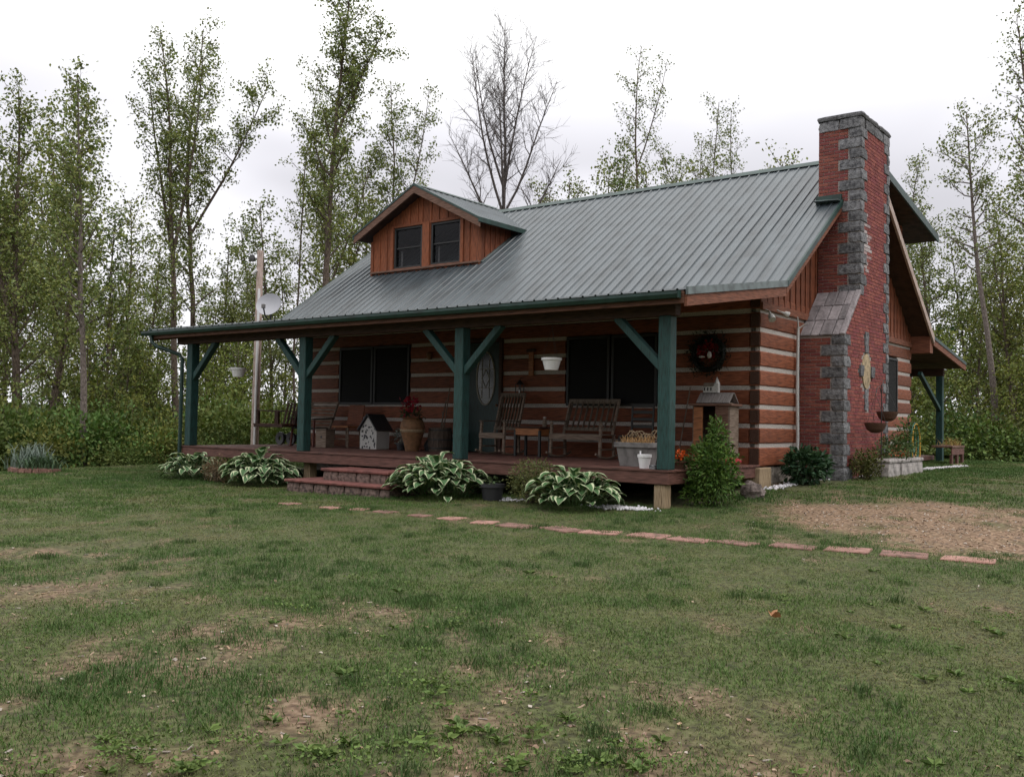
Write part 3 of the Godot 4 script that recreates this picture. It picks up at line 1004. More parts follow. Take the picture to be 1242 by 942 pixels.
	part(door, "oval_glass", og, mat(lin(0.10, 0.11, 0.08), 0.15, noise_tex(90, 0.05, [[0.0, 0.1, 0.12, 0.1], [0.5, 0.5, 0.55, 0.4], [1.0, 1, 1, 0.9]], 3), Vector3(3, 1.5, 3)))
	var came := MB.new()
	for q in [[-0.1, -0.42, -0.1, 0.42], [0.1, -0.42, 0.1, 0.42], [-0.2, -0.2, 0.2, -0.2], [-0.2, 0.2, 0.2, 0.2], [0.0, -0.2, -0.1, 0.0], [0.0, -0.2, 0.1, 0.0], [0.0, 0.2, -0.1, 0.0], [0.0, 0.2, 0.1, 0.0]]:
		came.beam(Vector3(-6.17 + q[0], 1.57 + q[1], -0.036), Vector3(-6.17 + q[2], 1.57 + q[3], -0.036), 0.012, 0.012, 0.0)
	part(door, "leaded_pattern", came, M.oval)
	var kn := MB.new()
	kn.blob(Vector3(-5.83, 1.0, -0.0), Vector3(0.06, 0.06, 0.06), 0.0, 1, 6, 8)
	part(door, "handle", kn, M.clay)

	# porch floor
	var deck := section(cabin, "porch_deck")
	var z := 0.02
	var i := 0
	while z < PORCH - 0.05:
		var zb := minf(z + 0.138, PORCH)
		piece(deck, "deck_board", Vector3(-6.1, -0.017 + rng.randf_range(-0.002, 0.001), (z + zb) / 2.0), Vector3(12.24, 0.034, zb - z), M["deck%d" % (i % 3)], 0.005)
		z = zb + 0.006
		i += 1
	for q in [[Vector3(-12.2, -0.125, PORCH - 0.04), Vector3(-0.0, -0.125, PORCH - 0.04)], [Vector3(-0.025, -0.125, PORCH - 0.06), Vector3(-0.025, -0.125, 0.14)], [Vector3(-12.175, -0.125, PORCH - 0.06), Vector3(-12.175, -0.125, 0.0)]]:
		timber(deck, "rim_board", q[0], q[1], 0.045, 0.18, M.deck0)
	var jx := -11.8
	while jx < -0.3:
		timber(deck, "joist", Vector3(jx, -0.125, 0.05), Vector3(jx, -0.125, PORCH - 0.065), 0.04, 0.17, M.dark_wood, 0.0)
		jx += 0.61
	for q in [[-0.16, PORCH - 0.15], [-4.07, PORCH - 0.3], [-8.18, PORCH - 0.3], [-10.4, PORCH - 0.3], [-11.95, PORCH - 0.16], [-2.1, PORCH - 1.2]]:
		piece(deck, "pier", Vector3(q[0], -0.50, q[1]), Vector3(0.19, 0.57, 0.19), M.pale_wood, 0.012)
	# posts and braces
	var px := [-12.0, -8.175, -4.07, -0.09]
	for k in 4:
		var pz := PORCH - 0.11
		var w := 0.2
		var post := piece(cabin, "post", Vector3(px[k], 1.13, pz), Vector3(w, 2.26, 0.2), M.post_green, 0.012)
		for s in [-1.0, 1.0]:
			if (k == 0 and s < 0) or (k == 3 and s > 0): continue
			var b := MB.new()
			b.beam(Vector3(s * 0.06, 0.36, 0.0), Vector3(s * 0.86, 1.15, 0.0), 0.13, 0.12, 0.01)
			part(post, "brace", b, M.post_green)
	# floodlight pair at the gable corner
	var fl := section(cabin, "floodlight")
	for q in [[Vector3(0.10, 2.66, -0.12), Vector3(0.2, 2.5, -0.02)], [Vector3(0.10, 2.70, -0.62), Vector3(0.22, 2.64, -0.7)]]:
		var b := MB.new()
		b.tube([q[0] + Vector3(-0.1, 0.05, 0), q[0], q[0].lerp(q[1], 0.4), q[0].lerp(q[1], 0.5), q[1]], [0.014, 0.014, 0.025, 0.05, 0.062], 12)
		part(fl, "lamp_head", b, M.white_paint)

# ---------------------------------------------------------------- the chimney
func rough_block(size: Vector3, sd: int, amount := 0.02) -> MB:
	var b := MB.new()
	var f := noise(sd, 5.0, 3)
	var g := func(p: Vector3) -> Vector3:
		var e := 1.0
		# rounded arrises: pull points near two or more edges inward
		var q := (p / size * 2.0).abs()
		var near := 0.0
		for k in 3: near += smoothstep(0.75, 1.0, q[k])
		if near > 1.0: e = 1.0 - 0.035 * (near - 1.0)
		return p * e + Vector3(f.get_noise_3d(p.x + sd, p.y, p.z), f.get_noise_3d(p.x, p.y + 31.0, p.z + sd) * 0.5, f.get_noise_3d(p.x + 77.0, p.y + sd, p.z)) * amount
	for ax in 3:
		var a1 := (ax + 1) % 3
		var a2 := (ax + 2) % 3
		var n1 := clampi(int(size[a1] / 0.07), 2, 5)
		var n2 := clampi(int(size[a2] / 0.07), 2, 5)
		for s in [-1.0, 1.0]:
			for i in n1:
				for j in n2:
					var q := []
					for k in [[0, 0], [1, 0], [1, 1], [0, 1]]:
						var p := Vector3.ZERO
						p[ax] = s * size[ax] / 2.0
						p[a1] = (float(i + k[0]) / n1 - 0.5) * size[a1]
						p[a2] = (float(j + k[1]) / n2 - 0.5) * size[a2]
						q.append(g.call(p))
					if s > 0: b.quad(q[0], q[1], q[2], q[3])
					else: b.quad(q[3], q[2], q[1], q[0])
	return b

var brick_cache := {}
func brick_mesh(w: float) -> Mesh:
	var key := int(round(w * 200.0))
	if not brick_cache.has(key):
		var b := MB.new()
		b.box(Vector3.ZERO, Vector3(key / 200.0, 0.057, 0.09), Basis(), 0.004)
		brick_cache[key] = b.done()
	return brick_cache[key]

func build_chimney() -> void:
	var ch := section(cabin, "chimney")
	tag(ch, "tall red brick chimney with rough grey stone corners and sloped stone shoulder")
	var XO := 0.83
	var ZL := -1.8
	var ZU := -2.7
	var ZF := -4.45
	var Y0 := -0.45
	var YS0 := 2.37
	var YS1 := 3.27
	var YT := 6.46
	var ins := 0.012
	# mortar core: lower block, shoulder, shaft
	var core := MB.new()
	var prof := [[ZL - ins, Y0], [ZL - ins, YS0], [ZU - ins, YS1], [ZU - ins, 6.6], [ZF + ins, 6.6], [ZF + ins, Y0]]
	var xa := 0.004
	var xb := XO - ins
	for i in prof.size():
		var a: Array = prof[i]
		var b: Array = prof[(i + 1) % prof.size()]
		core.quad(Vector3(xb, a[1], a[0]), Vector3(xb, b[1], b[0]), Vector3(xa, b[1], b[0]), Vector3(xa, a[1], a[0]))
	for x in [xa, xb]:
		var P := []
		for q in prof: P.append(Vector3(x, q[1], q[0]))
		var T := [[0, 1, 5], [1, 2, 5], [2, 4, 5], [2, 3, 4]]
		for t in T:
			if x == xb: core.tri(P[t[0]], P[t[2]], P[t[1]])
			else: core.tri(P[t[0]], P[t[1]], P[t[2]])
	part(ch, "mortar", core, M.mortar)
	# near-corner stones, three brick courses each
	var q_h := 0.2031
	var qn := int((YT - Y0) / q_h)
	var var_mesh := {}
	var stone := func(at: Vector3, size: Vector3, sd: int):
		var key := "%s%d" % [size, sd % 4]
		if not var_mesh.has(key): var_mesh[key] = rough_block(size, 200 + sd % 4, 0.022).done()
		part(ch, "corner_stone", var_mesh[key], M["stone%d" % ((sd * 7) % 3)], at)
	for i in qn:
		var y := Y0 + (i + 0.5) * q_h
		var long := i % 2 == 0
		var zf := ZL if y < YS0 else ZU
		if not (y > YS0 - 0.04 and y < YS1 + 0.03):
			var sx := 0.44 if long else 0.25
			var sz := 0.2 if long else 0.36
			stone.call(Vector3(XO - sx / 2.0 + 0.018, y, zf - sz / 2.0 + 0.018), Vector3(sx, q_h - 0.012, sz), i)
		var far := 0.16 if long else 0.34
		stone.call(Vector3(XO - 0.1 + 0.02, y, ZF + far / 2.0 - 0.02), Vector3(0.2, q_h - 0.012, far), i + 50)
	# big base stones
	part(ch, "base_stone", rough_block(Vector3(0.5, 0.42, 0.42), 301, 0.03), M.stone0, Vector3(XO - 0.2, -0.28, ZL - 0.15))
	# bricks
	var joined := tinted_mb()
	var course := 0.0677
	var rows := int((YT - Y0) / course)
	var tones := [Color(0.33, 0.075, 0.06), Color(0.27, 0.055, 0.05), Color(0.39, 0.10, 0.075), Color(0.30, 0.06, 0.065)]
	for r in rows:
		var y := Y0 + (r + 0.5) * course
		var qi := int((y - Y0) / q_h)
		var long := qi % 2 == 0
		var in_shoulder := y > YS0 - 0.03 and y < YS1 + 0.03
		# front face, bricks one by one
		if not in_shoulder and y > -0.36:
			var zf := ZL if y < YS0 else ZU
			var end := XO - (0.44 if long else 0.25)
			var x := 0.01 - (0.1016 if r % 2 == 1 else 0.0)
			while x < end - 0.03:
				var a := maxf(x, 0.006)
				var b := minf(x + 0.193, end - 0.004)
				if b - a > 0.03:
					part(ch, "brick", brick_mesh(b - a), M["brick%d" % (rng.randi() % 4)], Vector3((a + b) / 2.0, y, zf - 0.045 + rng.randf_range(-0.003, 0.003)))
				x += 0.2032
		# outer face, joined: there are many more than can be told apart
		var u0 := -ZL + (0.2 if long else 0.36)
		if in_shoulder: u0 = -ZL + maxf(0.0, y - YS0) + 0.06
		elif y > YS1: u0 = -ZU + (0.2 if long else 0.36)
		var u1 := -ZF - (0.14 if long else 0.32)
		var u := u0 - (rng.randf() * 0.02) - (0.1016 if r % 2 == 1 else 0.0)
		while u < u1 - 0.02:
			var a := maxf(u, u0)
			var b := minf(u + 0.193, u1)
			if b - a > 0.03:
				var cz := -(a + b) / 2.0
				var inlaid := absf(cz + 3.08) < 0.24 and absf(y - 1.76) < 0.36 or absf(cz + 3.08) < 0.09 and absf(y - 1.76) < 0.78 or absf(cz + 3.08) < 0.42 and absf(y - 1.76) < 0.1
				if not inlaid:
					var c: Color = tones[rng.randi() % 4]
					# lime bloom on some bricks half way up
					var w := Vector2((cz + 3.05 - 0.1 * (y - 4.3)) / 0.22, (y - 4.25) / 0.62).length()
					if w < 1.0 and rng.randf() < 1.3 - w: c = c.lerp(Color(0.72, 0.66, 0.66), rng.randf_range(0.4, 0.95))
					joined.col = c
					joined.box(Vector3(XO - 0.045 + rng.randf_range(-0.002, 0.003), y, cz), Vector3(0.09, 0.057, b - a))
			u += 0.2032
		# far face and the side towards the house above the roof
		for k in 4:
			joined.col = tones[rng.randi() % 4]
			if k < 3: joined.box(Vector3(0.12 + k * 0.2032, y, ZF + 0.045), Vector3(0.193, 0.057, 0.09))
			if y > 4.6:
				for j in 2: joined.box(Vector3(0.045, y, ZU - 0.13 - (k * 2 + j) * 0.2032), Vector3(0.09, 0.057, 0.193))
	var jb := part(ch, "brick_field", joined, M.brick_tinted)
	jb.set_meta("kind", "stuff")
	# sloped shoulder of stone slabs
	var dirv := Vector3(0, YS1 - YS0, ZU - ZL)
	var len := dirv.length() + 0.03
	var dn := dirv.normalized()
	var nrm := Vector3(0, -dn.z, dn.y)
	var bs := Basis(Vector3.RIGHT, dn, nrm)
	for row in 3:
		var x := 0.0
		var col := 0
		while x < XO - 0.02:
			var w: float = minf([0.2, 0.17, 0.24][(col + row) % 3], XO + 0.01 - x)
			var lo := len * row / 3.0
			var b := MB.new()
			b.box(Vector3.ZERO, Vector3(w - 0.012, len / 3.0 - 0.014, 0.05), bs, 0.008)
			part(ch, "shoulder_slab", b, M["slab%d" % ((col * 2 + row) % 3)], Vector3(x + w / 2.0, YS0, ZL) + dn * (lo + len / 6.0 - 0.02) + nrm * rng.randf_range(0.0, 0.008))
			x += w
			col += 1
	var edge := MB.new()
	edge.box(Vector3(XO - 0.03, YS0, ZL) + dn * (len / 2.0 - 0.02) + nrm * 0.012, Vector3(0.1, len, 0.07), bs, 0.012)
	part(ch, "shoulder_edge", edge, M.slab2)
	# stone band and cap
	var zc := (ZU + ZF) / 2.0
	for q in [[Vector3(0.21, 6.54, ZU - 0.08), Vector3(0.4, 0.2, 0.2)], [Vector3(0.63, 6.54, ZU - 0.08), Vector3(0.43, 0.2, 0.24)], [Vector3(XO - 0.08, 6.54, ZU - 0.5), Vector3(0.2, 0.19, 0.55)], [Vector3(XO - 0.08, 6.54, ZU - 1.05), Vector3(0.2, 0.19, 0.53)], [Vector3(XO - 0.08, 6.54, ZU - 1.55), Vector3(0.2, 0.19, 0.45)], [Vector3(0.4, 6.54, ZF + 0.08), Vector3(0.78, 0.2, 0.2)], [Vector3(0.08, 6.54, zc), Vector3(0.2, 0.19, 1.7)]]:
		part(ch, "band_stone", rough_block(q[1], 310 + int(q[0].z * 10.0), 0.018), M["stone%d" % (rng.randi() % 3)], q[0])
	for q in [[Vector3(0.42, 6.69, ZU - 0.2), Vector3(0.91, 0.085, 0.52)], [Vector3(0.42, 6.69, ZU - 0.75), Vector3(0.91, 0.085, 0.56)], [Vector3(0.42, 6.69, ZU - 1.43), Vector3(0.91, 0.085, 0.78)]]:
		part(ch, "cap_stone", rough_block(q[1], 330 + int(q[0].z * 10.0), 0.02), M.stone1, q[0])
	# flashing on the roof at the front of the shaft
	piece(ch, "flashing", Vector3(0.22, 5.1, ZU + 0.02), Vector3(0.5, 0.16, 0.06), M.trim_green, 0.004)
	timber(ch, "flashing", Vector3(-0.03, 5.06, ZU + 0.1), Vector3(0.46, 5.04, ZU + 0.08), 0.22, 0.02, M.flash)
	# inlaid stone cross with a pale oval in the middle
	var ov := MB.new()
	var mz := -3.08
	var my := 1.76
	for i in 24:
		var a := TAU * i / 24.0
		var a2 := TAU * (i + 1) / 24.0
		var e := func(t): return Vector3(XO + 0.012, my + 0.34 * sin(t), mz - 0.25 * signf(cos(t)) * pow(absf(cos(t)), 1.15))
		var f := func(t): return Vector3(XO - 0.06, my + 0.34 * sin(t), mz - 0.25 * signf(cos(t)) * pow(absf(cos(t)), 1.15))
		ov.tri(Vector3(XO + 0.02, my, mz), e.call(a), e.call(a2))
		ov.quad(f.call(a), f.call(a2), e.call(a2), e.call(a))
	part(ch, "inlay_oval", ov, M.ochre_stone)
	for q in [[Vector3(XO - 0.02, my + 0.56, mz), Vector3(0.08, 0.42, 0.2)], [Vector3(XO - 0.02, my - 0.55, mz), Vector3(0.08, 0.42, 0.2)], [Vector3(XO - 0.01, my, mz + 0.33), Vector3(0.1, 0.22, 0.2)], [Vector3(XO - 0.01, my, mz - 0.33), Vector3(0.1, 0.22, 0.22)]]:
		part(ch, "inlay_stone", rough_block(q[1], 350 + int(q[0].y * 9.0), 0.012), M["stone%d" % (rng.randi() % 3)], q[0])

func build_steps() -> void:
	var st := thing("porch_steps", "two wide masonry porch steps with red treads and mottled stone risers", "steps")
	for q in [[-6.66, -4.98, 3.33, 3.99, -0.24, -0.49], [-7.26, -4.62, 3.36, 4.33, -0.455, -0.95]]:
		var w: float = q[1] - q[0]
		var t := MB.new()
		t.box(Vector3.ZERO, Vector3(w + 0.05, 0.05, q[3] - q[2] + 0.03), Basis(), 0.012)
		part(st, "tread", t, M.tread, Vector3((q[0] + q[1]) / 2.0, q[4] - 0.025, (q[2] + q[3]) / 2.0 + 0.015))
		var x: float = q[0]
		var h: float = q[4] - 0.05 - q[5]
		while x < q[1] - 0.05:
			var bw := minf(rng.randf_range(0.34, 0.48), q[1] - x)
			part(st, "riser_stone", rough_block(Vector3(bw - 0.008, h, q[3] - q[2]), 360 + int(x * 10.0), 0.012), M.step_face, Vector3(x + bw / 2.0, q[4] - 0.05 - h / 2.0, (q[2] + q[3]) / 2.0))
			x += bw

# ---------------------------------------------------------------- things on the porch
func slatted_seat(t: Node3D, w: float, depth: float, seat_y: float, back_y: float, slats: int, m: Material, m2: Material, arm := true) -> void:
	var lean := 0.22
	for sx in [-1.0, 1.0]:
		var x: float = sx * (w / 2.0 - 0.03)
		timber(t, "leg", Vector3(x, 0.03, depth / 2.0), Vector3(x, seat_y + (0.22 if arm else 0.0), depth / 2.0 - 0.03), 0.05, 0.05, m2)
		timber(t, "leg", Vector3(x, 0.03, -depth / 2.0 + 0.06), Vector3(x, seat_y, -depth / 2.0 + 0.08), 0.05, 0.05, m2)
		timber(t, "back_post", Vector3(x, seat_y, -depth / 2.0 + 0.12), Vector3(x, back_y, -depth / 2.0 + 0.12 - lean), 0.045, 0.045, m2)
		if arm: timber(t, "armrest", Vector3(x, seat_y + 0.24, depth / 2.0 + 0.02), Vector3(x, seat_y + 0.24, -depth / 2.0 + 0.04), 0.08, 0.025, m)
		timber(t, "stretcher", Vector3(x, seat_y * 0.4, depth / 2.0 - 0.01), Vector3(x, seat_y * 0.4, -depth / 2.0 + 0.07), 0.03, 0.03, m2)
	timber(t, "front_apron", Vector3(-w / 2.0, seat_y - 0.05, depth / 2.0 + 0.01), Vector3(w / 2.0, seat_y - 0.05, depth / 2.0 + 0.01), 0.03, 0.1, m2)
	for i in 5:
		var z := depth / 2.0 - 0.03 - i * (depth - 0.12) / 4.0
		timber(t, "seat_slat", Vector3(-w / 2.0, seat_y, z), Vector3(w / 2.0, seat_y, z), depth / 5.0 - 0.02, 0.02, m)
	timber(t, "top_rail", Vector3(-w / 2.0, back_y, -depth / 2.0 + 0.12 - lean), Vector3(w / 2.0, back_y, -depth / 2.0 + 0.12 - lean), 0.03, 0.09, m)
	timber(t, "lower_rail", Vector3(-w / 2.0, seat_y + 0.1, -depth / 2.0 + 0.1), Vector3(w / 2.0, seat_y + 0.1, -depth / 2.0 + 0.1), 0.03, 0.07, m)
	for i in slats:
		var x := -w / 2.0 + 0.09 + i * (w - 0.18) / (slats - 1)
		timber(t, "back_slat", Vector3(x, seat_y + 0.1, -depth / 2.0 + 0.11), Vector3(x, back_y, -depth / 2.0 + 0.12 - lean), 0.05, 0.014, m, 0.003, Vector3.RIGHT)

func rockers(t: Node3D, w: float, depth: float, m: Material) -> void:
	for sx in [-1.0, 1.0]:
		var b := MB.new()
		var pts := []
		for i in 9:
			var u := i / 8.0 * 2.0 - 1.0
			pts.append(Vector3(sx * (w / 2.0 - 0.03), 0.02 + 0.08 * u * u, u * (depth * 0.75)))
		b.tube(pts, [0.022], 6)
		part(t, "rocker", b, m)

# leaves scattered through a rounded body; colours vary around the given one
func leaf_cloud(sd: int, count: int, centre: Vector3, size: Vector3, leaf: float, narrow: float, c: Color, shell := 0.45, droop := 0.0, spread := 0.35) -> MB:
	var r := RandomNumberGenerator.new()
	r.seed = sd
	var lump := noise(sd, 1.6, 2)
	var b := tinted_mb()
	for i in count:
		var d := Vector3(r.randfn(), r.randfn(), r.randfn()).normalized()
		var rad := pow(r.randf(), shell) * (1.0 + spread * lump.get_noise_3dv(d * 1.4 + Vector3.ONE * sd))
		var p := centre + d * rad * size * 0.5
		one_leaf(b, r, p, (d + Vector3(r.randfn(), r.randfn() - droop, r.randfn()) * 0.6).normalized(), leaf * r.randf_range(0.6, 1.25), narrow, c)
	return b

func one_leaf(b: MB, r: RandomNumberGenerator, p: Vector3, dir: Vector3, l: float, narrow: float, c: Color) -> void:
	var side := dir.cross(Vector3(r.randfn(), r.randfn() + 0.8, r.randfn())).normalized()
	var up := side.cross(dir).normalized()
	var k := r.randf_range(0.62, 1.3)
	var warm := r.randf_range(-0.12, 0.16)
	b.col = Color(c.r * k * (1.0 + warm), c.g * k, c.b * k * (1.0 - warm))
	var m := p + dir * l * 0.5 + up * l * 0.07
	b.tri(p, m + side * l * narrow, p + dir * l - up * l * 0.05)
	b.tri(p, p + dir * l - up * l * 0.05, m - side * l * narrow)

# strap leaves rising from a point and arching over
func blades(sd: int, count: int, spread: float, height: float, width: float, c: Color, arch := 0.5) -> MB:
	var r := RandomNumberGenerator.new()
	r.seed = sd
	var b := tinted_mb()
	for i in count:
		var a := r.randf() * TAU
		var out := Vector3(cos(a), 0, sin(a))
		var base := Vector3(r.randfn(), 0, r.randfn()) * spread * 0.3
		var h := height * r.randf_range(0.5, 1.1)
		var k := r.randf_range(0.65, 1.25)
		b.col = Color(c.r * k, c.g * k, c.b * k)
		var side := out.cross(Vector3.UP).normalized()
		var prev := base
		var pw := width
		for s in 4:
			var t := (s + 1) / 4.0
			var p := base + Vector3.UP * h * (t - arch * t * t * 0.6) + out * h * arch * t * t * r.randf_range(0.8, 1.2)
			var w := width * (1.0 - t * 0.9)
			b.quad(prev - side * pw / 2.0, prev + side * pw / 2.0, p + side * w / 2.0, p - side * w / 2.0)
			prev = p
			pw = w
	return b

func pot(parent: Node3D, called: String, r0: float, r1: float, h: float, m: Material, rim := 0.02) -> MeshInstance3D:
	var b := MB.new()
	b.lathe(Vector3.ZERO, [[0.0, 0.0], [r0, 0.0], [r1 * 0.97, h - 0.22 * h], [r1 + rim, h - 0.2 * h], [r1 + rim, h], [r1 - 0.01, h], [r1 - 0.02, h - 0.05], [0.0, h - 0.05]], 20)
	return part(parent, called, b, m)

func build_porch_things() -> void:
	# double rocking bench
	var t := thing("rocking_bench", "weathered wooden double rocking bench with slatted back under dark window", "bench", Vector3(-3.25, 0, 0.6))
	slatted_seat(t, 1.16, 0.55, 0.45, 1.08, 9, M.grey_wood, M.grey_wood2)
	rockers(t, 1.16, 0.55, M.grey_wood2)
	# rocking chair by the door
	t = thing("rocking_chair", "grey wooden rocking chair with tall back beside the front door", "chair", Vector3(-5.08, 0, 0.78))
	slatted_seat(t, 0.64, 0.56, 0.43, 1.2, 7, M.grey_wood, M.grey_wood2)
	rockers(t, 0.64, 0.56, M.grey_wood2)
	# dark chair behind the planter
	t = thing("ladder_chair", "dark ladder-back chair behind the grey planter with dry stalks", "chair", Vector3(-2.1, 0, 0.62))
	for sx in [-1.0, 1.0]:
		timber(t, "back_post", Vector3(sx * 0.22, 0, -0.2), Vector3(sx * 0.22, 1.04, -0.26), 0.035, 0.035, M.black_iron)
		timber(t, "leg", Vector3(sx * 0.22, 0, 0.2), Vector3(sx * 0.22, 0.43, 0.2), 0.035, 0.035, M.black_iron)
	piece(t, "seat", Vector3(0, 0.44, 0), Vector3(0.46, 0.03, 0.44), M.black_iron)
	for y in [0.62, 0.75, 0.88, 1.0]: timber(t, "back_slat", Vector3(-0.22, y, -0.24), Vector3(0.22, y, -0.24), 0.012, 0.06, M.black_iron)
	# side table with a honey-coloured drawer
	t = thing("side_table", "small dark side table with honey wood drawer between rocking chair and bench", "table", Vector3(-4.28, 0, 0.8))
	for s in [[-1, -1], [1, -1], [1, 1], [-1, 1]]: piece(t, "leg", Vector3(s[0] * 0.29, 0.25, s[1] * 0.17), Vector3(0.05, 0.5, 0.05), M.black_iron)
	piece(t, "table_top", Vector3(0, 0.56, 0), Vector3(0.68, 0.03, 0.44), M.dark_wood)
	piece(t, "drawer", Vector3(0, 0.475, 0.0), Vector3(0.56, 0.13, 0.385), M.honey_wood)
	t = thing("glass_jar", "small pale jar standing on the side table", "jar", Vector3(-4.06, 0.575, 0.72))
	var b := MB.new()
	b.lathe(Vector3.ZERO, [[0.0, 0.0], [0.04, 0.0], [0.045, 0.1], [0.03, 0.13], [0.03, 0.17], [0.0, 0.17]], 14)
	part(t, "jar_body", b, M.grey_wood2)
	b = MB.new()
	b.lathe(Vector3(0, 0.17, 0), [[0.034, 0.0], [0.034, 0.02], [0.0, 0.02]], 14)
	part(t, "lid", b, M.white_paint)
	# small lantern on the back of the rocker
	t = thing("wall_lantern", "dark lantern with candle hung on the logs above the rocking chair", "lantern", Vector3(-5.15, 1.2, 0.1))
	piece(t, "base", Vector3(0, 0, 0), Vector3(0.14, 0.03, 0.14), M.black_iron)
	for s in [[-1, -1], [1, -1], [1, 1], [-1, 1]]: piece(t, "upright", Vector3(s[0] * 0.06, 0.12, s[1] * 0.06), Vector3(0.012, 0.22, 0.012), M.black_iron, 0.0)
	b = MB.new()
	b.lathe(Vector3(0, 0.23, 0), [[0.1, 0.0], [0.03, 0.08], [0.0, 0.1]], 4)
	part(t, "lid", b, M.black_iron)
	b = MB.new()
	b.tube([Vector3(0, 0.015, 0), Vector3(0, 0.12, 0)], [0.02], 8)
	part(t, "candle", b, M.white_plastic)
	b = MB.new()
	b.tube([Vector3(0, 0.32, 0), Vector3(0, 0.36, -0.02), Vector3(0, 0.37, -0.09)], [0.006], 5)
	part(t, "hook", b, M.black_iron)
	# planter of dry stalks
	t = thing("planter_box", "grey rectangular planter full of dry straw-coloured stalks on porch edge", "planter", Vector3(-0.93, 0, 2.55))
	b = MB.new()
	var wf := [Vector3(-0.23, 0, 0.15), Vector3(0.23, 0, 0.15), Vector3(0.28, 0.3, 0.18), Vector3(-0.28, 0.3, 0.18)]
	var wb := [Vector3(-0.23, 0, -0.15), Vector3(0.23, 0, -0.15), Vector3(0.28, 0.3, -0.18), Vector3(-0.28, 0.3, -0.18)]
	b.hexa(wf, wb)
	part(t, "tub", b, M.grey_plastic)
	for q in [[Vector3(0, 0.335, 0.19), Vector3(0.63, 0.08, 0.035)], [Vector3(0, 0.335, -0.19), Vector3(0.63, 0.08, 0.035)], [Vector3(0.3, 0.335, 0), Vector3(0.035, 0.08, 0.345)], [Vector3(-0.3, 0.335, 0), Vector3(0.035, 0.08, 0.345)]]:
		piece(t, "rim", q[0], q[1], M.grey_plastic)
	var stalks := tinted_mb()
	var r := RandomNumberGenerator.new()
	r.seed = 5
	for i in 260:
		var p := Vector3(r.randf_range(-0.27, 0.27), 0.31, r.randf_range(-0.16, 0.16))
		var d := Vector3(r.randfn() * 0.4, 1.0, r.randfn() * 0.4).normalized() * r.randf_range(0.08, 0.2)
		stalks.col = Color(0.5, 0.3, 0.14) * r.randf_range(0.6, 1.3)
		var sd := d.cross(Vector3(r.randfn(), 0.2, r.randfn())).normalized() * 0.006
		stalks.quad(p - sd, p + sd, p + d + sd * 0.3, p + d - sd * 0.3)
	part(t, "dry_stalks", stalks, M.grass)
	t = thing("twig_garland", "pale twisted twig garland lying behind the dry planter", "garland", Vector3(-0.95, 0.40, 2.28))
	for k in 3:
		var pts := []
		for i in 24:
			var a := i * 0.9 + k * 2.0
			pts.append(Vector3(-0.3 + i * 0.026, 0.09 + 0.05 * sin(a) + 0.03 * sin(i * 0.3 + k), 0.04 * cos(a)))
		b = MB.new()
		b.tube(pts, [0.009], 5)
		part(t, "twig", b, M.pale_wood)
	piece(t, "stand", Vector3(0, -0.2, 0), Vector3(0.5, 0.4, 0.05), M.dark_wood)
	t = thing("flower_pot", "small white plastic flower pot on the porch edge by the corner post", "pot", Vector3(-0.5, 0.0, 3.08))
	pot(t, "pot", 0.072, 0.1, 0.21, M.white_plastic, 0.008)
	b = MB.new()
	b.box(Vector3(-0.06, 0.23, 0.02), Vector3(0.025, 0.06, 0.004))
	part(t, "plant_tag", b, M.white_plastic)
	var blk := piece(self, "grey_block", Vector3(-0.28, 0.032, 3.2), Vector3(0.1, 0.064, 0.09), M.stone2, 0.006)
	tag(blk, "small grey stone block at the foot of the corner post", "block")
	b = MB.new()
	b.blob(Vector3.ZERO, Vector3(0.1, 0.055, 0.08), 0.3, 5)
	tag(part(self, "pebble", b, M.pale_block, Vector3(0.02 - 0.06, 0.025, 3.2)), "pale pebble on porch edge beside the corner post", "stone")
	# hanging pots
	for q in [[Vector3(-2.37, 1.52, 2.9), "white plastic pot hanging in the porch before the dark double window"], [Vector3(-10.72, 1.52, 2.9), "white plastic pot hanging in the open porch end by the woods"]]:
		t = thing("hanging_pot", q[1], "pot", q[0], 0.0, "white pots hung from the porch roof")
		pot(t, "pot", 0.11, 0.155, 0.2, M.white_plastic, 0.015)
		for k in 3:
			b = MB.new()
			var a := TAU * k / 3.0 + 0.3
			b.tube([Vector3(cos(a) * 0.16, 0.19, sin(a) * 0.16), Vector3(0, 0.7, 0)], [0.0025], 4)
			part(t, "wire", b, M.black_iron)
		b = MB.new()
		b.tube([Vector3(0, 0.7, 0), Vector3(0, 0.98, 0)], [0.004], 4)
		part(t, "hook", b, M.black_iron)
	# urn with red flowers
	t = thing("clay_urn", "large tan clay urn holding red flowers under the porch window", "urn", Vector3(-7.38, 0, 0.9))
	b = MB.new()
	b.lathe(Vector3.ZERO, [[0.0, 0.0], [0.14, 0.0], [0.19, 0.2], [0.25, 0.4], [0.265, 0.52], [0.24, 0.62], [0.2, 0.67], [0.23, 0.7], [0.2, 0.71], [0.16, 0.66], [0.0, 0.62]], 24)
	part(t, "urn_body", b, M.clay)
	b = MB.new()
	b.lathe(Vector3.ZERO, [[0.252, 0.4], [0.268, 0.43], [0.262, 0.46]], 24)
	part(t, "rim_band", b, M.pale_wood)
	part(t, "blossom", leaf_cloud(31, 160, Vector3(-0.1, 0.98, 0), Vector3(0.5, 0.35, 0.35), 0.08, 0.4, Color(0.33, 0.02, 0.04)), M.petal)
	part(t, "foliage", leaf_cloud(32, 120, Vector3(0, 0.75, 0), Vector3(0.5, 0.35, 0.45), 0.09, 0.3, Color(0.05, 0.06, 0.03)), M.plant)
	# barrel with sticks
	t = thing("wooden_barrel", "old wooden barrel with walking sticks beside the front door", "barrel", Vector3(-6.95, 0, 0.5))
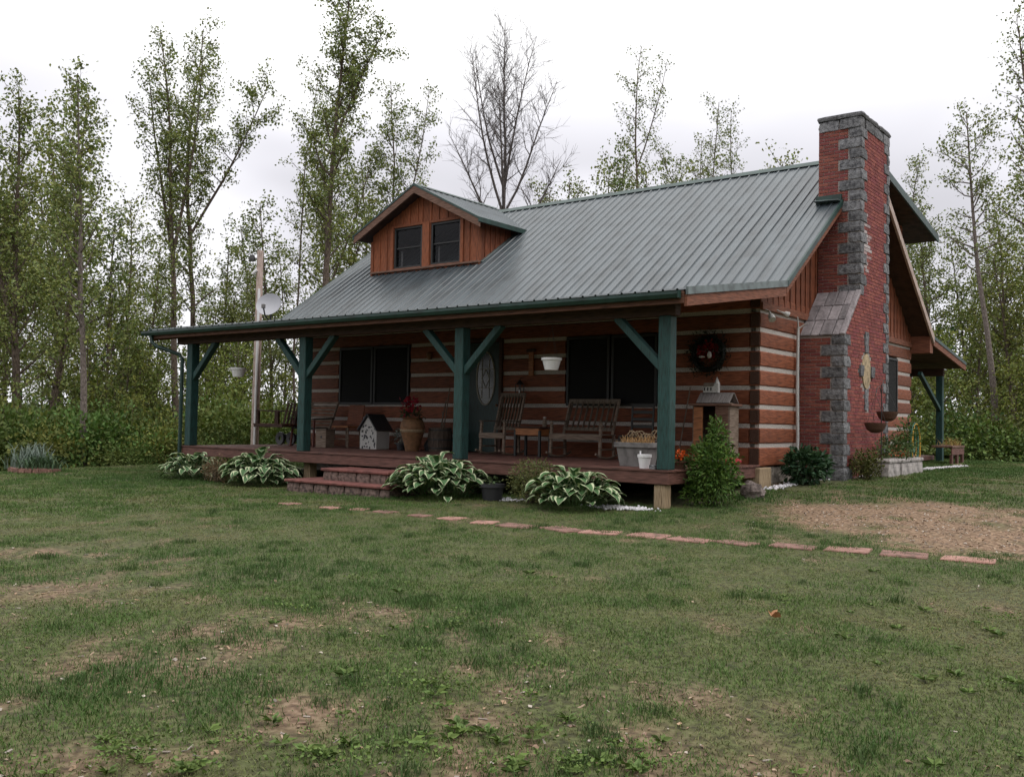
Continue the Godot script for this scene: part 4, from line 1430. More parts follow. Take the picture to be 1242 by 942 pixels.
	for k in 16:
		var a := TAU * k / 16.0
		b = MB.new()
		for s in 3:
			var y0: float = [0.0, 0.17, 0.34][s]
			var r0: float = [0.23, 0.26, 0.26][s]
			var r1: float = [0.26, 0.26, 0.23][s]
			var hw := 0.047
			var o := Vector3(cos(a), 0, sin(a))
			var sd := Vector3(-sin(a), 0, cos(a)) * hw
			b.quad(o * r0 + sd + Vector3.UP * y0, o * r0 - sd + Vector3.UP * y0, o * r1 - sd + Vector3.UP * (y0 + 0.17), o * r1 + sd + Vector3.UP * (y0 + 0.17))
		part(t, "stave", b, M.barrel)
	for y in [0.06, 0.24, 0.44]:
		b = MB.new()
		var rr: float = 0.245 if y != 0.24 else 0.268
		b.lathe(Vector3(0, y, 0), [[rr, 0.0], [rr + 0.006, 0.0], [rr + 0.006, 0.03], [rr, 0.03]], 20)
		part(t, "hoop", b, M.black_iron)
	for q in [[Vector3(0.02, 0.05, 0), Vector3(0.16, 1.36, -0.1)], [Vector3(-0.05, 0.05, 0.05), Vector3(0.02, 1.1, -0.15)], [Vector3(0.08, 0.05, 0), Vector3(0.1, 0.85, 0.05)]]:
		b = MB.new()
		b.tube([q[0], q[0].lerp(q[1], 0.5) + Vector3(0.01, 0, 0.01), q[1]], [0.016, 0.014, 0.012], 6)
		part(t, "stick", b, M.grey_wood)
	# dark jar next to the barrel
	t = thing("dark_jug", "small dark glazed jug on the porch between urn and barrel", "jug", Vector3(-7.2, 0, 0.55))
	b = MB.new()
	b.lathe(Vector3.ZERO, [[0.0, 0.0], [0.1, 0.0], [0.13, 0.12], [0.08, 0.22], [0.05, 0.27], [0.06, 0.3], [0.0, 0.29]], 18)
	part(t, "jug_body", b, M.black_plastic)
	b = MB.new()
	b.tube([Vector3(0.06, 0.27, 0), Vector3(0.13, 0.24, 0), Vector3(0.12, 0.14, 0)], [0.012], 6)
	part(t, "handle", b, M.black_plastic)
	# birdhouse painted like a chapel
	t = thing("birdhouse", "large birdhouse with black and white patterned front and dark roof", "birdhouse", Vector3(-8.72, 0, 0.72))
	piece(t, "box", Vector3(0.02, 0.21, 0), Vector3(0.52, 0.42, 0.4), M.white_paint)
	b = MB.new()
	b.hexa([Vector3(-0.24, 0.42, 0.2), Vector3(0.28, 0.42, 0.2), Vector3(0.03, 0.72, 0.2), Vector3(0.01, 0.72, 0.2)], [Vector3(-0.24, 0.42, -0.2), Vector3(0.28, 0.42, -0.2), Vector3(0.03, 0.72, -0.2), Vector3(0.01, 0.72, -0.2)])
	part(t, "gable", b, M.white_paint)
	for s in [-1.0, 1.0]:
		timber(t, "roof_board", Vector3(0.02 + s * 0.155, 0.59, 0.26), Vector3(0.02 + s * 0.155, 0.59, -0.26), 0.46, 0.025, M.black_plastic, 0.002, Vector3(s * 0.77, 0.64, 0))
	var rr2 := RandomNumberGenerator.new()
	rr2.seed = 12
	b = MB.new()
	for i in 34:
		var p := Vector3(rr2.randf_range(-0.2, 0.24), rr2.randf_range(0.03, 0.52), 0.203)
		if absf(p.x - 0.02) > 0.24 - maxf(0.0, p.y - 0.42) * 0.9: continue
		b.box(p, Vector3(rr2.randf_range(0.02, 0.06), rr2.randf_range(0.02, 0.06), 0.004), Basis(Vector3.BACK, rr2.randf() * PI))
	part(t, "painted_pattern", b, M.black_plastic).set_meta("kind", "stuff")
	piece(t, "chimney", Vector3(-0.12, 0.68, 0.12), Vector3(0.05, 0.14, 0.05), M.white_paint)
	# spiky plant and its pot
	t = thing("potted_plant", "small grey-leaved potted plant beside the clay urn", "plant", Vector3(-7.85, 0, 0.75))
	pot(t, "pot", 0.08, 0.11, 0.16, M.black_plastic)
	part(t, "foliage", leaf_cloud(41, 130, Vector3(0, 0.3, 0), Vector3(0.34, 0.4, 0.3), 0.08, 0.2, Color(0.2, 0.22, 0.2)), M.plant)
	# reddish wooden chair
	t = thing("wooden_chair", "plain reddish wooden chair with light legs beside the birdhouse", "chair", Vector3(-9.6, 0, 0.72))
	for s in [[-1, -1], [1, -1], [1, 1], [-1, 1]]: timber(t, "leg", Vector3(s[0] * 0.24, 0, s[1] * 0.2), Vector3(s[0] * 0.22, 0.46, s[1] * 0.18), 0.035, 0.035, M.grey_wood2)
	piece(t, "seat", Vector3(0, 0.475, 0), Vector3(0.52, 0.03, 0.46), M.honey_wood)
	for y in [0.2, 0.3]: timber(t, "stretcher", Vector3(-0.23, y, 0.2), Vector3(0.23, y, 0.2), 0.025, 0.025, M.grey_wood2)
	b = MB.new()
	b.box(Vector3(0, 0.75, -0.26), Vector3(0.5, 0.46, 0.02), Basis(Vector3.RIGHT, -0.2), 0.004)
	part(t, "backrest", b, M.log1)
	# white box with a heart-shaped hole
	t = thing("white_box", "small whitewashed wooden box with dark hole beside reddish chair", "box", Vector3(-9.85, 0, 1.15))
	piece(t, "body", Vector3(0, 0.2, 0), Vector3(0.34, 0.4, 0.26), M.grey_wood2)
	piece(t, "lid", Vector3(0, 0.41, 0), Vector3(0.38, 0.025, 0.3), M.grey_wood)
	b = MB.new()
	b.lathe(Vector3.ZERO, [[0.03, 0.0], [0.0, 0.002]], 12)
	var hole := part(t, "hole", b, M.black_plastic, Vector3(0.02, 0.24, 0.131))
	hole.rotation.x = PI / 2
	# slatted armchair
	t = thing("slatted_armchair", "armchair with pale horizontal back slats and dark arms behind porch post", "chair", Vector3(-10.65, 0, 0.85))
	for sx in [-1.0, 1.0]:
		timber(t, "leg", Vector3(sx * 0.4, 0, 0.3), Vector3(sx * 0.36, 0.62, 0.25), 0.045, 0.045, M.red_wood)
		timber(t, "leg", Vector3(sx * 0.4, 0, -0.3), Vector3(sx * 0.38, 0.42, -0.2), 0.045, 0.045, M.red_wood)
		timber(t, "back_post", Vector3(sx * 0.42, 0.4, -0.15), Vector3(sx * 0.45, 1.05, -0.4), 0.045, 0.045, M.grey_wood2)
		timber(t, "armrest", Vector3(sx * 0.4, 0.64, 0.32), Vector3(sx * 0.43, 0.66, -0.28), 0.09, 0.03, M.black_iron)
	piece(t, "seat", Vector3(0, 0.42, 0.05), Vector3(0.8, 0.04, 0.5), M.black_iron)
	for k in 8:
		var y := 0.46 + k * 0.08
		timber(t, "back_slat", Vector3(-0.44, y, -0.17 - k * 0.03), Vector3(0.44, y, -0.17 - k * 0.03), 0.012, 0.05, M.grey_wood2)
	# porch swing
	t = thing("porch_swing", "dark wooden porch swing seat hanging in the open porch end", "swing", Vector3(-11.28, 0.0, 1.35))
	timber(t, "armrest", Vector3(-0.5, 0.82, 0.22), Vector3(0.45, 0.80, 0.22), 0.07, 0.03, M.dark_wood)
	timber(t, "armrest", Vector3(-0.5, 0.82, -0.3), Vector3(0.45, 0.80, -0.3), 0.07, 0.03, M.dark_wood)
	for q in [[-0.44, 0.22], [0.28, 0.22], [-0.44, -0.3], [0.28, -0.3]]: piece(t, "arm_post", Vector3(q[0], 0.66, q[1]), Vector3(0.07, 0.3, 0.06), M.dark_wood)
	for k in 5: timber(t, "seat_slat", Vector3(-0.5 + k * 0.22, 0.5, 0.26), Vector3(-0.5 + k * 0.22, 0.5, -0.34), 0.16, 0.03, M.log1)
	timber(t, "seat_rail", Vector3(-0.55, 0.47, 0.25), Vector3(0.5, 0.47, 0.25), 0.04, 0.08, M.dark_wood)
	timber(t, "seat_rail", Vector3(-0.55, 0.47, -0.33), Vector3(0.5, 0.47, -0.33), 0.04, 0.08, M.dark_wood)
	for k in 6: timber(t, "back_slat", Vector3(0.46, 0.5, -0.3 + k * 0.1), Vector3(0.62, 1.0, -0.3 + k * 0.1), 0.06, 0.015, M.dark_wood, 0.002, Vector3.BACK)
	for q in [[-0.48, 0.26], [0.46, 0.26], [-0.48, -0.33], [0.46, -0.33]]:
		b = MB.new()
		b.tube([Vector3(q[0], 0.46, q[1]), Vector3(q[0] * 0.8, 2.66, q[1])], [0.006], 4)
		part(t, "chain", b, M.black_iron)
	# wheeled cart
	t = thing("wheeled_cart", "small black wheeled cart on porch floor below the swing", "cart", Vector3(-11.6, 0, 0.7))
	for q in [[-0.18, 0.16], [0.22, 0.16], [-0.18, -0.16], [0.22, -0.16]]:
		var wh := MB.new()
		wh.lathe(Vector3.ZERO, [[0.05, -0.02], [0.15, -0.03], [0.16, 0.0], [0.15, 0.03], [0.05, 0.02]], 18)
		var wn := part(t, "wheel", wh, M.black_plastic, Vector3(q[0], 0.16, q[1]))
		wn.rotation.x = PI / 2
	piece(t, "tray", Vector3(0.02, 0.2, 0), Vector3(0.46, 0.12, 0.26), M.black_iron)
	timber(t, "handle", Vector3(0.22, 0.22, 0), Vector3(0.5, 0.55, 0.0), 0.025, 0.025, M.black_iron)
	# wreath on the logs
	t = thing("wreath", "dark round wreath with red bow and white bird on the logs", "wreath", Vector3(-0.96, 1.94, 0.06))
	b = tinted_mb()
	for i in 900:
		var a := r.randf() * TAU
		var rr := 0.30 + 0.07 * r.randfn()
		one_leaf(b, r, Vector3(cos(a) * rr, sin(a) * rr, absf(r.randfn()) * 0.04), Vector3(r.randfn(), r.randfn(), 0.7).normalized(), 0.08, 0.12, Color(0.012, 0.018, 0.012))
	part(t, "greenery", b, M.plant)
	b = MB.new()
	var wp := []
	for i in 25: wp.append(Vector3(cos(TAU * i / 24.0) * 0.29, sin(TAU * i / 24.0) * 0.29, 0.0))
	b.tube(wp, [0.045], 6, false)
	part(t, "ring", b, M.black_iron)
	part(t, "red_berries", leaf_cloud(51, 260, Vector3(0.02, 0.06, 0.05), Vector3(0.46, 0.3, 0.1), 0.06, 0.4, Color(0.22, 0.012, 0.015)), M.petal)
	b = MB.new()
	b.blob(Vector3(0.08, -0.03, 0.12), Vector3(0.09, 0.13, 0.06), 0.2, 3, 6, 8)
	b.blob(Vector3(-0.07, -0.06, 0.11), Vector3(0.13, 0.04, 0.04), 0.2, 4, 6, 8)
	part(t, "white_bird", b, M.white_paint)
	# cabinet with a shingled little roof and a model church on top
	t = thing("porch_cabinet", "weathered grey cabinet with open front against the log wall", "cabinet", Vector3(-0.66, 0, 0.36))
	piece(t, "side_panel", Vector3(-0.33, 0.5, 0), Vector3(0.04, 1.0, 0.36), M.grey_wood2)
	piece(t, "side_panel", Vector3(0.33, 0.5, 0), Vector3(0.04, 1.0, 0.36), M.grey_wood2)
	piece(t, "front_board", Vector3(0.2, 0.5, 0.17), Vector3(0.24, 1.0, 0.03), M.weathered)
	piece(t, "door_leaf", Vector3(-0.24, 0.5, 0.18), Vector3(0.17, 0.96, 0.03), M.honey_wood)
	piece(t, "back_panel", Vector3(0, 0.5, -0.17), Vector3(0.62, 1.0, 0.02), M.dark_wood)
	piece(t, "top", Vector3(0, 1.02, 0), Vector3(0.8, 0.04, 0.44), M.weathered)
	t = thing("shingled_feeder", "low grey shingled bird feeder roof on top of the cabinet", "bird feeder", Vector3(-0.63, 1.04, 0.36))
	for s in [-1.0, 1.0]:
		for k in 9:
			timber(t, "shingle", Vector3(-0.28 + k * 0.07, 0.01, s * 0.19), Vector3(-0.28 + k * 0.07, 0.19, s * 0.01), 0.064, 0.018, M.shake, 0.003)
	piece(t, "base", Vector3(0, 0.012, 0), Vector3(0.5, 0.02, 0.3), M.grey_wood)
	t = thing("model_church", "tiny white model church with steeple on the shingled feeder roof", "ornament", Vector3(-0.72, 1.235, 0.36))
	piece(t, "nave", Vector3(-0.06, 0.06, 0), Vector3(0.2, 0.12, 0.1), M.white_paint, 0.002)
	for s in [-1.0, 1.0]: timber(t, "roof_board", Vector3(-0.16, 0.14, s * 0.03), Vector3(0.04, 0.14, s * 0.03), 0.085, 0.008, M.grey_wood, 0.0, Vector3(0, 0.7, s * 0.7))
	piece(t, "tower", Vector3(0.08, 0.08, 0), Vector3(0.08, 0.16, 0.08), M.white_paint, 0.002)
	b = MB.new()
	b.lathe(Vector3(0.08, 0.16, 0), [[0.055, 0.0], [0.0, 0.12]], 4)
	part(t, "steeple", b, M.white_paint)
	for x in [-0.13, -0.07, -0.01]: piece(t, "window", Vector3(x, 0.06, 0.051), Vector3(0.025, 0.06, 0.004), M.black_plastic, 0.0)
	# broom against the wall
	t = thing("broom", "old broom leaning on the logs behind the corner post", "broom", Vector3(-1.38, 0, 0.2))
	b = MB.new()
	b.tube([Vector3(0, 0.25, 0.1), Vector3(0.07, 1.35, -0.15)], [0.012], 6)
	part(t, "handle", b, M.grey_wood)
	part(t, "bristles", blades(61, 60, 0.15, 0.3, 0.012, Color(0.25, 0.16, 0.07), 0.1), M.grass)
	# wooden wall ornament
	t = thing("wall_ornament", "narrow wooden ornament hung on the logs beside the door", "ornament", Vector3(-4.92, 1.88, 0.03))
	piece(t, "board", Vector3(0, 0, 0), Vector3(0.12, 0.55, 0.03), M.honey_wood)
	piece(t, "cross_board", Vector3(0, 0.24, 0.02), Vector3(0.22, 0.07, 0.02), M.dark_wood)
	t = thing("wall_sconce", "small brass porch sconce on the logs beside the middle post", "wall lamp", Vector3(-7.72, 2.08, 0.06))
	b = MB.new()
	b.lathe(Vector3.ZERO, [[0.0, -0.08], [0.05, -0.05], [0.065, 0.05], [0.03, 0.09], [0.0, 0.1]], 12)
	part(t, "lamp_body", b, M.clay)
	piece(t, "wall_plate", Vector3(0, 0, -0.05), Vector3(0.08, 0.14, 0.02), M.black_iron)
	# flowers and odds and ends at the right end of the porch
	t = thing("flower_basket", "small basket of orange flowers beside the corner post", "flowers", Vector3(-0.12, 0, 2.72))
	pot(t, "pot", 0.09, 0.12, 0.12, M.coco)
	part(t, "foliage", leaf_cloud(71, 120, Vector3(0, 0.16, 0), Vector3(0.3, 0.18, 0.28), 0.07, 0.3, Color(0.05, 0.09, 0.03)), M.plant)
	part(t, "blossom", leaf_cloud(72, 80, Vector3(0.03, 0.21, 0.02), Vector3(0.2, 0.1, 0.2), 0.05, 0.45, Color(0.6, 0.1, 0.02)), M.petal)
	t = thing("goose_figurine", "small white goose figurine at the right end of the porch", "figurine", Vector3(-0.2, 0, 1.35))
	b = MB.new()
	b.blob(Vector3(0, 0.09, 0), Vector3(0.16, 0.13, 0.1), 0.1, 2, 8, 10)
	part(t, "body", b, M.white_paint)
	b = MB.new()
	b.tube([Vector3(-0.05, 0.12, 0), Vector3(-0.075, 0.2, 0), Vector3(-0.07, 0.27, 0), Vector3(-0.095, 0.285, 0)], [0.03, 0.02, 0.024, 0.006], 8)
	part(t, "neck", b, M.white_paint)
	t = thing("red_cushion", "crumpled red cushion lying at the right end of the porch", "cushion", Vector3(-0.16, 0.0, 0.85))
	b = MB.new()
	b.blob(Vector3(0, 0.07, 0), Vector3(0.36, 0.15, 0.5), 0.35, 9, 8, 14)
	part(t, "cover", b, M.red_cloth)
	b = MB.new()
	b.tube([Vector3(-0.17, 0.05, 0.2), Vector3(0.0, 0.06, 0.26), Vector3(0.17, 0.05, 0.2)], [0.008], 5)
	part(t, "piping", b, M.red_cloth)
	t = thing("leafy_pot_plant", "dark leafy pot plant in front of the cabinet", "plant", Vector3(-0.42, 0, 0.95))
	pot(t, "pot", 0.1, 0.13, 0.2, M.clay)
	part(t, "foliage", leaf_cloud(73, 200, Vector3(0, 0.32, 0), Vector3(0.5, 0.36, 0.45), 0.09, 0.35, Color(0.04, 0.06, 0.025)), M.plant)

# ---------------------------------------------------------------- plants and things round the house
func hosta_leaf(l: float, w: float, rise: float, sd: int) -> Mesh:
	var r := RandomNumberGenerator.new()
	r.seed = sd
	var b := tinted_mb()
	var green := Color(0.075, 0.155, 0.06)
	var cream := Color(0.52, 0.56, 0.36)
	var bend := r.randf_range(-0.12, 0.12)
	var spine := func(t): return Vector3(bend * t * t * l, l * rise * (1.7 * t - 1.35 * t * t), l * t)
	b.col = Color(0.12, 0.2, 0.08)
	b.tube([spine.call(0.0), spine.call(0.2), spine.call(0.4)], [0.008, 0.006, 0.005], 3, false)
	var rows := []
	var n := 6
	for i in n + 1:
		var s := float(i) / n
		var t := 0.34 + 0.66 * s
		var wd := w * pow(sin(PI * clampf(s * 0.94 + 0.04, 0.0, 1.0)), 0.75) * (1.0 - 0.25 * s)
		if i == n: wd = 0.001
		var c: Vector3 = spine.call(t)
		var row := []
		for k in [-1.0, -0.66, 0.0, 0.66, 1.0]:
			row.append(c + Vector3(k * wd, 0.28 * absf(k) * wd + 0.008 * sin(i * 2.1 + k * 3.0), 0.0))
		rows.append(row)
	for i in n:
		for k in 4:
			b.col = cream if k == 0 or k == 3 else green
			b.quad(rows[i][k], rows[i + 1][k], rows[i + 1][k + 1], rows[i][k + 1])
	return b.done()

var hosta_leaves := []
func hosta(at: Vector3, label: String, rx: float, rz: float, h: float, count: int, sd: int) -> void:
	if hosta_leaves.is_empty():
		for i in 6: hosta_leaves.append(hosta_leaf(0.42, 0.098 + 0.014 * (i % 3), 0.55 + 0.14 * i, 800 + i))
	var t := thing("hosta", label, "plant", at, 0.0, "hostas along the porch")
	var r := RandomNumberGenerator.new()
	r.seed = sd
	for i in count:
		var f := sqrt((i + 0.5) / count)
		var a := i * 2.39996 + r.randfn() * 0.2
		var o := part(t, "leaf", hosta_leaves[r.randi() % 6], M.plant)
		var out := Vector3(cos(a), 0, sin(a))
		var k := 1.0 - f
		o.position = Vector3(out.x * rx * f * 0.62, h * (0.02 + 0.45 * k + 0.12 * r.randf()), out.z * rz * f * 0.62)
		var s := r.randf_range(0.72, 1.12)
		o.basis = Basis(Vector3.UP, atan2(out.x, out.z) + r.randfn() * 0.3) * Basis(Vector3.RIGHT, -0.55 * k + 0.05 + r.randfn() * 0.12) * Basis().scaled(Vector3.ONE * s)

func shrub(called: String, label: String, at: Vector3, size: Vector3, leaves: int, leaf: float, narrow: float, c: Color, sd: int, extra := []) -> Node3D:
	var t := thing(called, label, "shrub", at)
	var b := MB.new()
	var r := RandomNumberGenerator.new()
	r.seed = sd
	for i in 9:
		var a := r.randf() * TAU
		var tip := Vector3(cos(a) * size.x * 0.3, size.y * r.randf_range(0.5, 0.85), sin(a) * size.z * 0.3)
		b.tube([Vector3(cos(a) * 0.04, -0.05, sin(a) * 0.04), tip * 0.5 + Vector3(0, 0.03, 0), tip], [0.014, 0.009, 0.004], 5)
	part(t, "stem", b, M.bark)
	part(t, "foliage", leaf_cloud(sd, leaves, Vector3(0, size.y * 0.52, 0), size, leaf, narrow, c, 0.5), M.plant)
	for e in extra:
		part(t, "foliage", leaf_cloud(sd + 7, int(e[2]), e[0], e[1], leaf, narrow, c, 0.6), M.plant)
	return t

func pebbles(called: String, label: String, spots: Array, size: float, sd: int, per: int, spread: Vector3) -> void:
	var mesh := MB.new()
	mesh.tinted = true
	mesh.blob(Vector3.ZERO, Vector3(1.0, 0.7, 0.85), 0.5, 3, 5, 7)
	var mm := MultiMesh.new()
	mm.transform_format = MultiMesh.TRANSFORM_3D
	mm.use_colors = true
	mm.mesh = mesh.done()
	var r := RandomNumberGenerator.new()
	r.seed = sd
	var list := []
	for s in spots:
		for i in per:
			var x: float = s.x + r.randfn() * spread.x
			var z: float = s.z + r.randfn() * spread.z
			var k := size * r.randf_range(0.6, 1.4)
			list.append(Transform3D(Basis.from_euler(Vector3(r.randf() * TAU, r.randf() * TAU, 0)) * Basis().scaled(Vector3.ONE * k), Vector3(x, land(x, z) + 0.35 * k + absf(r.randfn()) * spread.y, z)))
	mm.instance_count = list.size()
	for i in list.size():
		mm.set_instance_transform(i, list[i])
		var k := r.randf_range(0.7, 1.1)
		mm.set_instance_color(i, Color(k, k * 0.98, k))
	var o := MultiMeshInstance3D.new()
	o.name = numbered(called)
	o.multimesh = mm
	o.material_override = M.gravel
	add_child(o)
	tag(o, label, "gravel", "", "stuff")

func build_yard() -> void:
	# hostas
	hosta(g_at(-10.95, 3.86), "small cream-edged hosta at the left porch corner beside downspout", 0.62, 0.4, 0.42, 90, 21)
	hosta(g_at(-8.65, 3.85), "large cream-edged hosta clump to the left of the porch steps", 0.88, 0.55, 0.62, 180, 22)
	hosta(g_at(-3.95, 3.86), "widest cream-edged hosta clump to the right of the porch steps", 1.0, 0.58, 0.66, 210, 23)
	hosta(g_at(-1.25, 3.86), "cream-edged hosta beside white gravel and the corner pier", 0.7, 0.5, 0.5, 130, 24)
	# shrubs
	shrub("brown_shrub", "dry brownish shrub between the two left hostas", g_at(-9.78, 4.0), Vector3(0.85, 0.5, 0.5), 1700, 0.05, 0.2, Color(0.19, 0.135, 0.08), 33)
	shrub("boxwood", "round olive-green shrub under the porch edge beside black pot", g_at(-2.15, 3.72), Vector3(0.78, 0.66, 0.6), 3000, 0.036, 0.28, Color(0.14, 0.155, 0.055), 34, [[Vector3(0.25, 0.58, 0), Vector3(0.3, 0.25, 0.25), 120]])
	shrub("nandina_shrub", "tall bright green leafy shrub at the porch corner", g_at(0.33, 2.5), Vector3(0.78, 1.0, 0.72), 3600, 0.075, 0.2, Color(0.085, 0.155, 0.032), 35, [[Vector3(0.08, 1.05, 0), Vector3(0.3, 0.55, 0.3), 420], [Vector3(-0.25, 0.2, 0.1), Vector3(0.4, 0.4, 0.4), 300]])
	shrub("peony", "dark green broad-leaved peony against the gable logs", g_at(0.5, -0.85), Vector3(0.8, 0.6, 0.75), 900, 0.13, 0.26, Color(0.035, 0.075, 0.035), 36)
	shrub("small_shrub", "small olive and yellow-green shrub at the chimney foot", g_at(1.1, -2.2), Vector3(0.62, 0.52, 0.6), 1700, 0.05, 0.3, Color(0.10, 0.105, 0.03), 37)
	# black nursery pot
	var t := thing("nursery_pot", "black plastic nursery pot half hidden behind the wide hosta", "pot", g_at(-2.88, 3.75))
	pot(t, "pot", 0.15, 0.19, 0.26, M.black_plastic)
	part(t, "foliage", leaf_cloud(38, 60, Vector3(0, 0.3, 0), Vector3(0.34, 0.14, 0.3), 0.06, 0.3, Color(0.07, 0.1, 0.04)), M.plant)
	# rock by the corner
	var rk := MB.new()
	rk.blob(Vector3(0, 0.08, 0), Vector3(0.38, 0.34, 0.3), 0.5, 77, 9, 14)
	tag(part(self, "field_rock", rk, M.rock, g_at(0.42, 1.25)), "rough grey field rock beside the tall green shrub", "rock")
	pebbles("white_gravel", "white gravel spilled round the corner pier of the porch", [g_at(-0.62, 3.55), g_at(-0.4, 3.5), g_at(-0.8, 3.6)], 0.035, 81, 130, Vector3(0.16, 0.006, 0.07))
	var strip := []
	for i in 46: strip.append(g_at(0.3 + 0.7 * smoothstep(0.1, 0.45, i / 46.0) + 0.25 * smoothstep(0.6, 1.0, i / 46.0), 0.15 - i * 0.2))
	pebbles("white_gravel", "strip of white gravel edging the bed along gable wall and chimney", strip, 0.035, 82, 34, Vector3(0.07, 0.005, 0.12))
	pebbles("white_gravel", "white gravel between black pot and round shrub under porch", [g_at(-2.6, 3.6)], 0.03, 83, 90, Vector3(0.12, 0.004, 0.08))
	# planter of pale blocks with plants
	t = thing("block_planter", "raised planter of pale concrete blocks beside the chimney", "planter", Vector3(1.12, land(1.1, -4.0), -4.0))
	for q in [[0.0, 0.62, 0.0], [0.0, -0.18, 0.02], [0.0, -1.0, -0.01]]:
		part(t, "block", rough_block(Vector3(0.34, 0.3, 0.78), 400 + int(q[1] * 10.0), 0.012), M.pale_block, Vector3(q[0] + q[2], 0.1, q[1]))
		part(t, "coping", rough_block(Vector3(0.38, 0.07, 0.8), 420 + int(q[1] * 10.0), 0.008), M.pale_block, Vector3(q[0] + q[2], 0.29, q[1]))
	part(t, "foliage", leaf_cloud(43, 1100, Vector3(-0.05, 0.5, -0.1), Vector3(0.6, 0.5, 2.0), 0.06, 0.3, Color(0.075, 0.115, 0.035)), M.plant)
	part(t, "foliage", leaf_cloud(44, 500, Vector3(0.0, 0.72, -0.85), Vector3(0.5, 0.8, 0.7), 0.07, 0.25, Color(0.07, 0.125, 0.03)), M.plant)
	part(t, "blossom", leaf_cloud(45, 30, Vector3(0.05, 0.42, 0.1), Vector3(0.3, 0.1, 1.0), 0.05, 0.4, Color(0.5, 0.14, 0.06)), M.petal)
	# shepherd's hook with two baskets
	t = thing("plant_hook", "thin black shepherd's hook standing before the chimney", "plant stand", Vector3(1.22, land(1.22, -2.75), -2.75))
	var b := MB.new()
	b.tube([Vector3(0, -0.2, 0), Vector3(0, 1.75, 0)], [0.009], 6)
	part(t, "pole", b, M.black_iron)
	for s in [-1.0, 1.0]:
		b = MB.new()
		var yy: float = 1.62 if s > 0 else 1.75
		b.tube([Vector3(0, yy - 0.05, 0), Vector3(0, yy + 0.08, s * 0.12), Vector3(0, yy + 0.06, s * 0.28), Vector3(0, yy - 0.05, s * 0.34), Vector3(0, yy - 0.06, s * 0.38)], [0.007], 5)
		part(t, "hook_arm", b, M.black_iron)
	for q in [[Vector3(1.22, 0.58, -2.39), 1.30, "lower brown coco hanging basket on the hook before the chimney"], [Vector3(1.22, 0.80, -3.11), 1.42, "upper brown coco hanging basket on the hook towards the gable window"]]:
		t = thing("hanging_basket", q[2], "basket", q[0], 0.0, "coco baskets on the shepherd's hook")
		b = MB.new()
		b.lathe(Vector3.ZERO, [[0.0, 0.0], [0.08, 0.01], [0.15, 0.06], [0.19, 0.15], [0.2, 0.19], [0.18, 0.19], [0.0, 0.15]], 20)
		part(t, "liner", b, M.coco)
		for k in 3:
			b = MB.new()
			var a := TAU * k / 3.0
			b.tube([Vector3(cos(a) * 0.19, 0.19, sin(a) * 0.19), Vector3(0, q[1] - q[0].y + 0.0, 0)], [0.003], 4)
			part(t, "chain", b, M.black_iron)
	# garden hose on the wall by the rear corner
	t = thing("garden_hose", "green and yellow garden hose coiled on the rear gable corner", "hose", Vector3(0.09, 0.45, -8.95))
	for k in 7:
		b = MB.new()
		var pts := []
		var w := 0.20 + 0.025 * k
		var hgt := 0.30 + 0.05 * k
		for i in 25:
			var a := TAU * i / 24.0
			pts.append(Vector3(0.03 * k * 0.6, 0.35 - hgt * (0.5 - 0.5 * cos(a)) * 1.9, w * sin(a) + 0.04 * (k % 3)))
		b.tube(pts, [0.018], 6, false)
		part(t, "loop", b, M.hose_yellow if k % 3 == 0 else M.hose_green)
	piece(t, "hanger", Vector3(0.0, 0.36, 0.0), Vector3(0.16, 0.06, 0.14), M.black_iron)
	# wooden step box behind the house corner
	t = thing("wooden_bench_box", "low reddish wooden box bench at the rear house corner", "bench", Vector3(0.55, land(0.6, -10.6), -10.6))
	piece(t, "top_board", Vector3(0, 0.45, 0), Vector3(0.5, 0.05, 1.3), M.weathered)
	piece(t, "front_board", Vector3(0.22, 0.33, 0), Vector3(0.03, 0.17, 1.25), M.deck2)
	for z in [-0.55, 0.0, 0.55]: piece(t, "leg", Vector3(0.2, 0.12, z), Vector3(0.06, 0.26, 0.14), M.deck1)
	piece(t, "bottom_board", Vector3(0.2, -0.01, 0), Vector3(0.3, 0.05, 1.4), M.pale_wood)
	part(t, "dry_stalks", blades(91, 60, 0.5, 0.35, 0.02, Color(0.4, 0.28, 0.1), 0.6), M.grass, Vector3(0.0, 0.46, -0.4))
	# white peeled pole against the logs beside the chimney
	t = thing("white_pipe", "thin whitish forked pole standing in the corner of logs and chimney", "pole", Vector3(0.06, land(0.1, -1.55), -1.56))
	b = MB.new()
	b.tube([Vector3(0, -0.1, 0), Vector3(0.01, 0.8, 0.005), Vector3(-0.005, 1.6, 0), Vector3(0.0, 2.3, 0.01), Vector3(0.0, 2.82, 0)], [0.034, 0.03, 0.032, 0.027, 0.026], 8)
	part(t, "shaft", b, M.white_paint)
	b = MB.new()
	b.tube([Vector3(0, 2.78, 0), Vector3(0.02, 2.9, 0.06), Vector3(0.02, 3.0, 0.09)], [0.018, 0.014, 0.01], 6)
	b.tube([Vector3(0, 2.78, 0), Vector3(0.1, 2.86, -0.04), Vector3(0.17, 2.88, -0.05)], [0.018, 0.014, 0.01], 6)
	part(t, "fork", b, M.white_paint)
	# utility pole, dish
	t = thing("utility_pole", "pale wooden utility pole with white conduit beyond the porch end", "pole", Vector3(-13.9, land(-13.9, 0.0), 0.0))
	b = MB.new()
	b.tube([Vector3(0, -0.3, 0), Vector3(0.02, 3.0, 0), Vector3(0.02, 5.62, 0)], [0.105, 0.095, 0.08], 12)
	part(t, "shaft", b, M.pole)
	b = MB.new()
	b.tube([Vector3(0.09, -0.2, 0.07), Vector3(0.09, 4.6, 0.06)], [0.035], 8)
	part(t, "conduit", b, M.pole_white)
	b = MB.new()
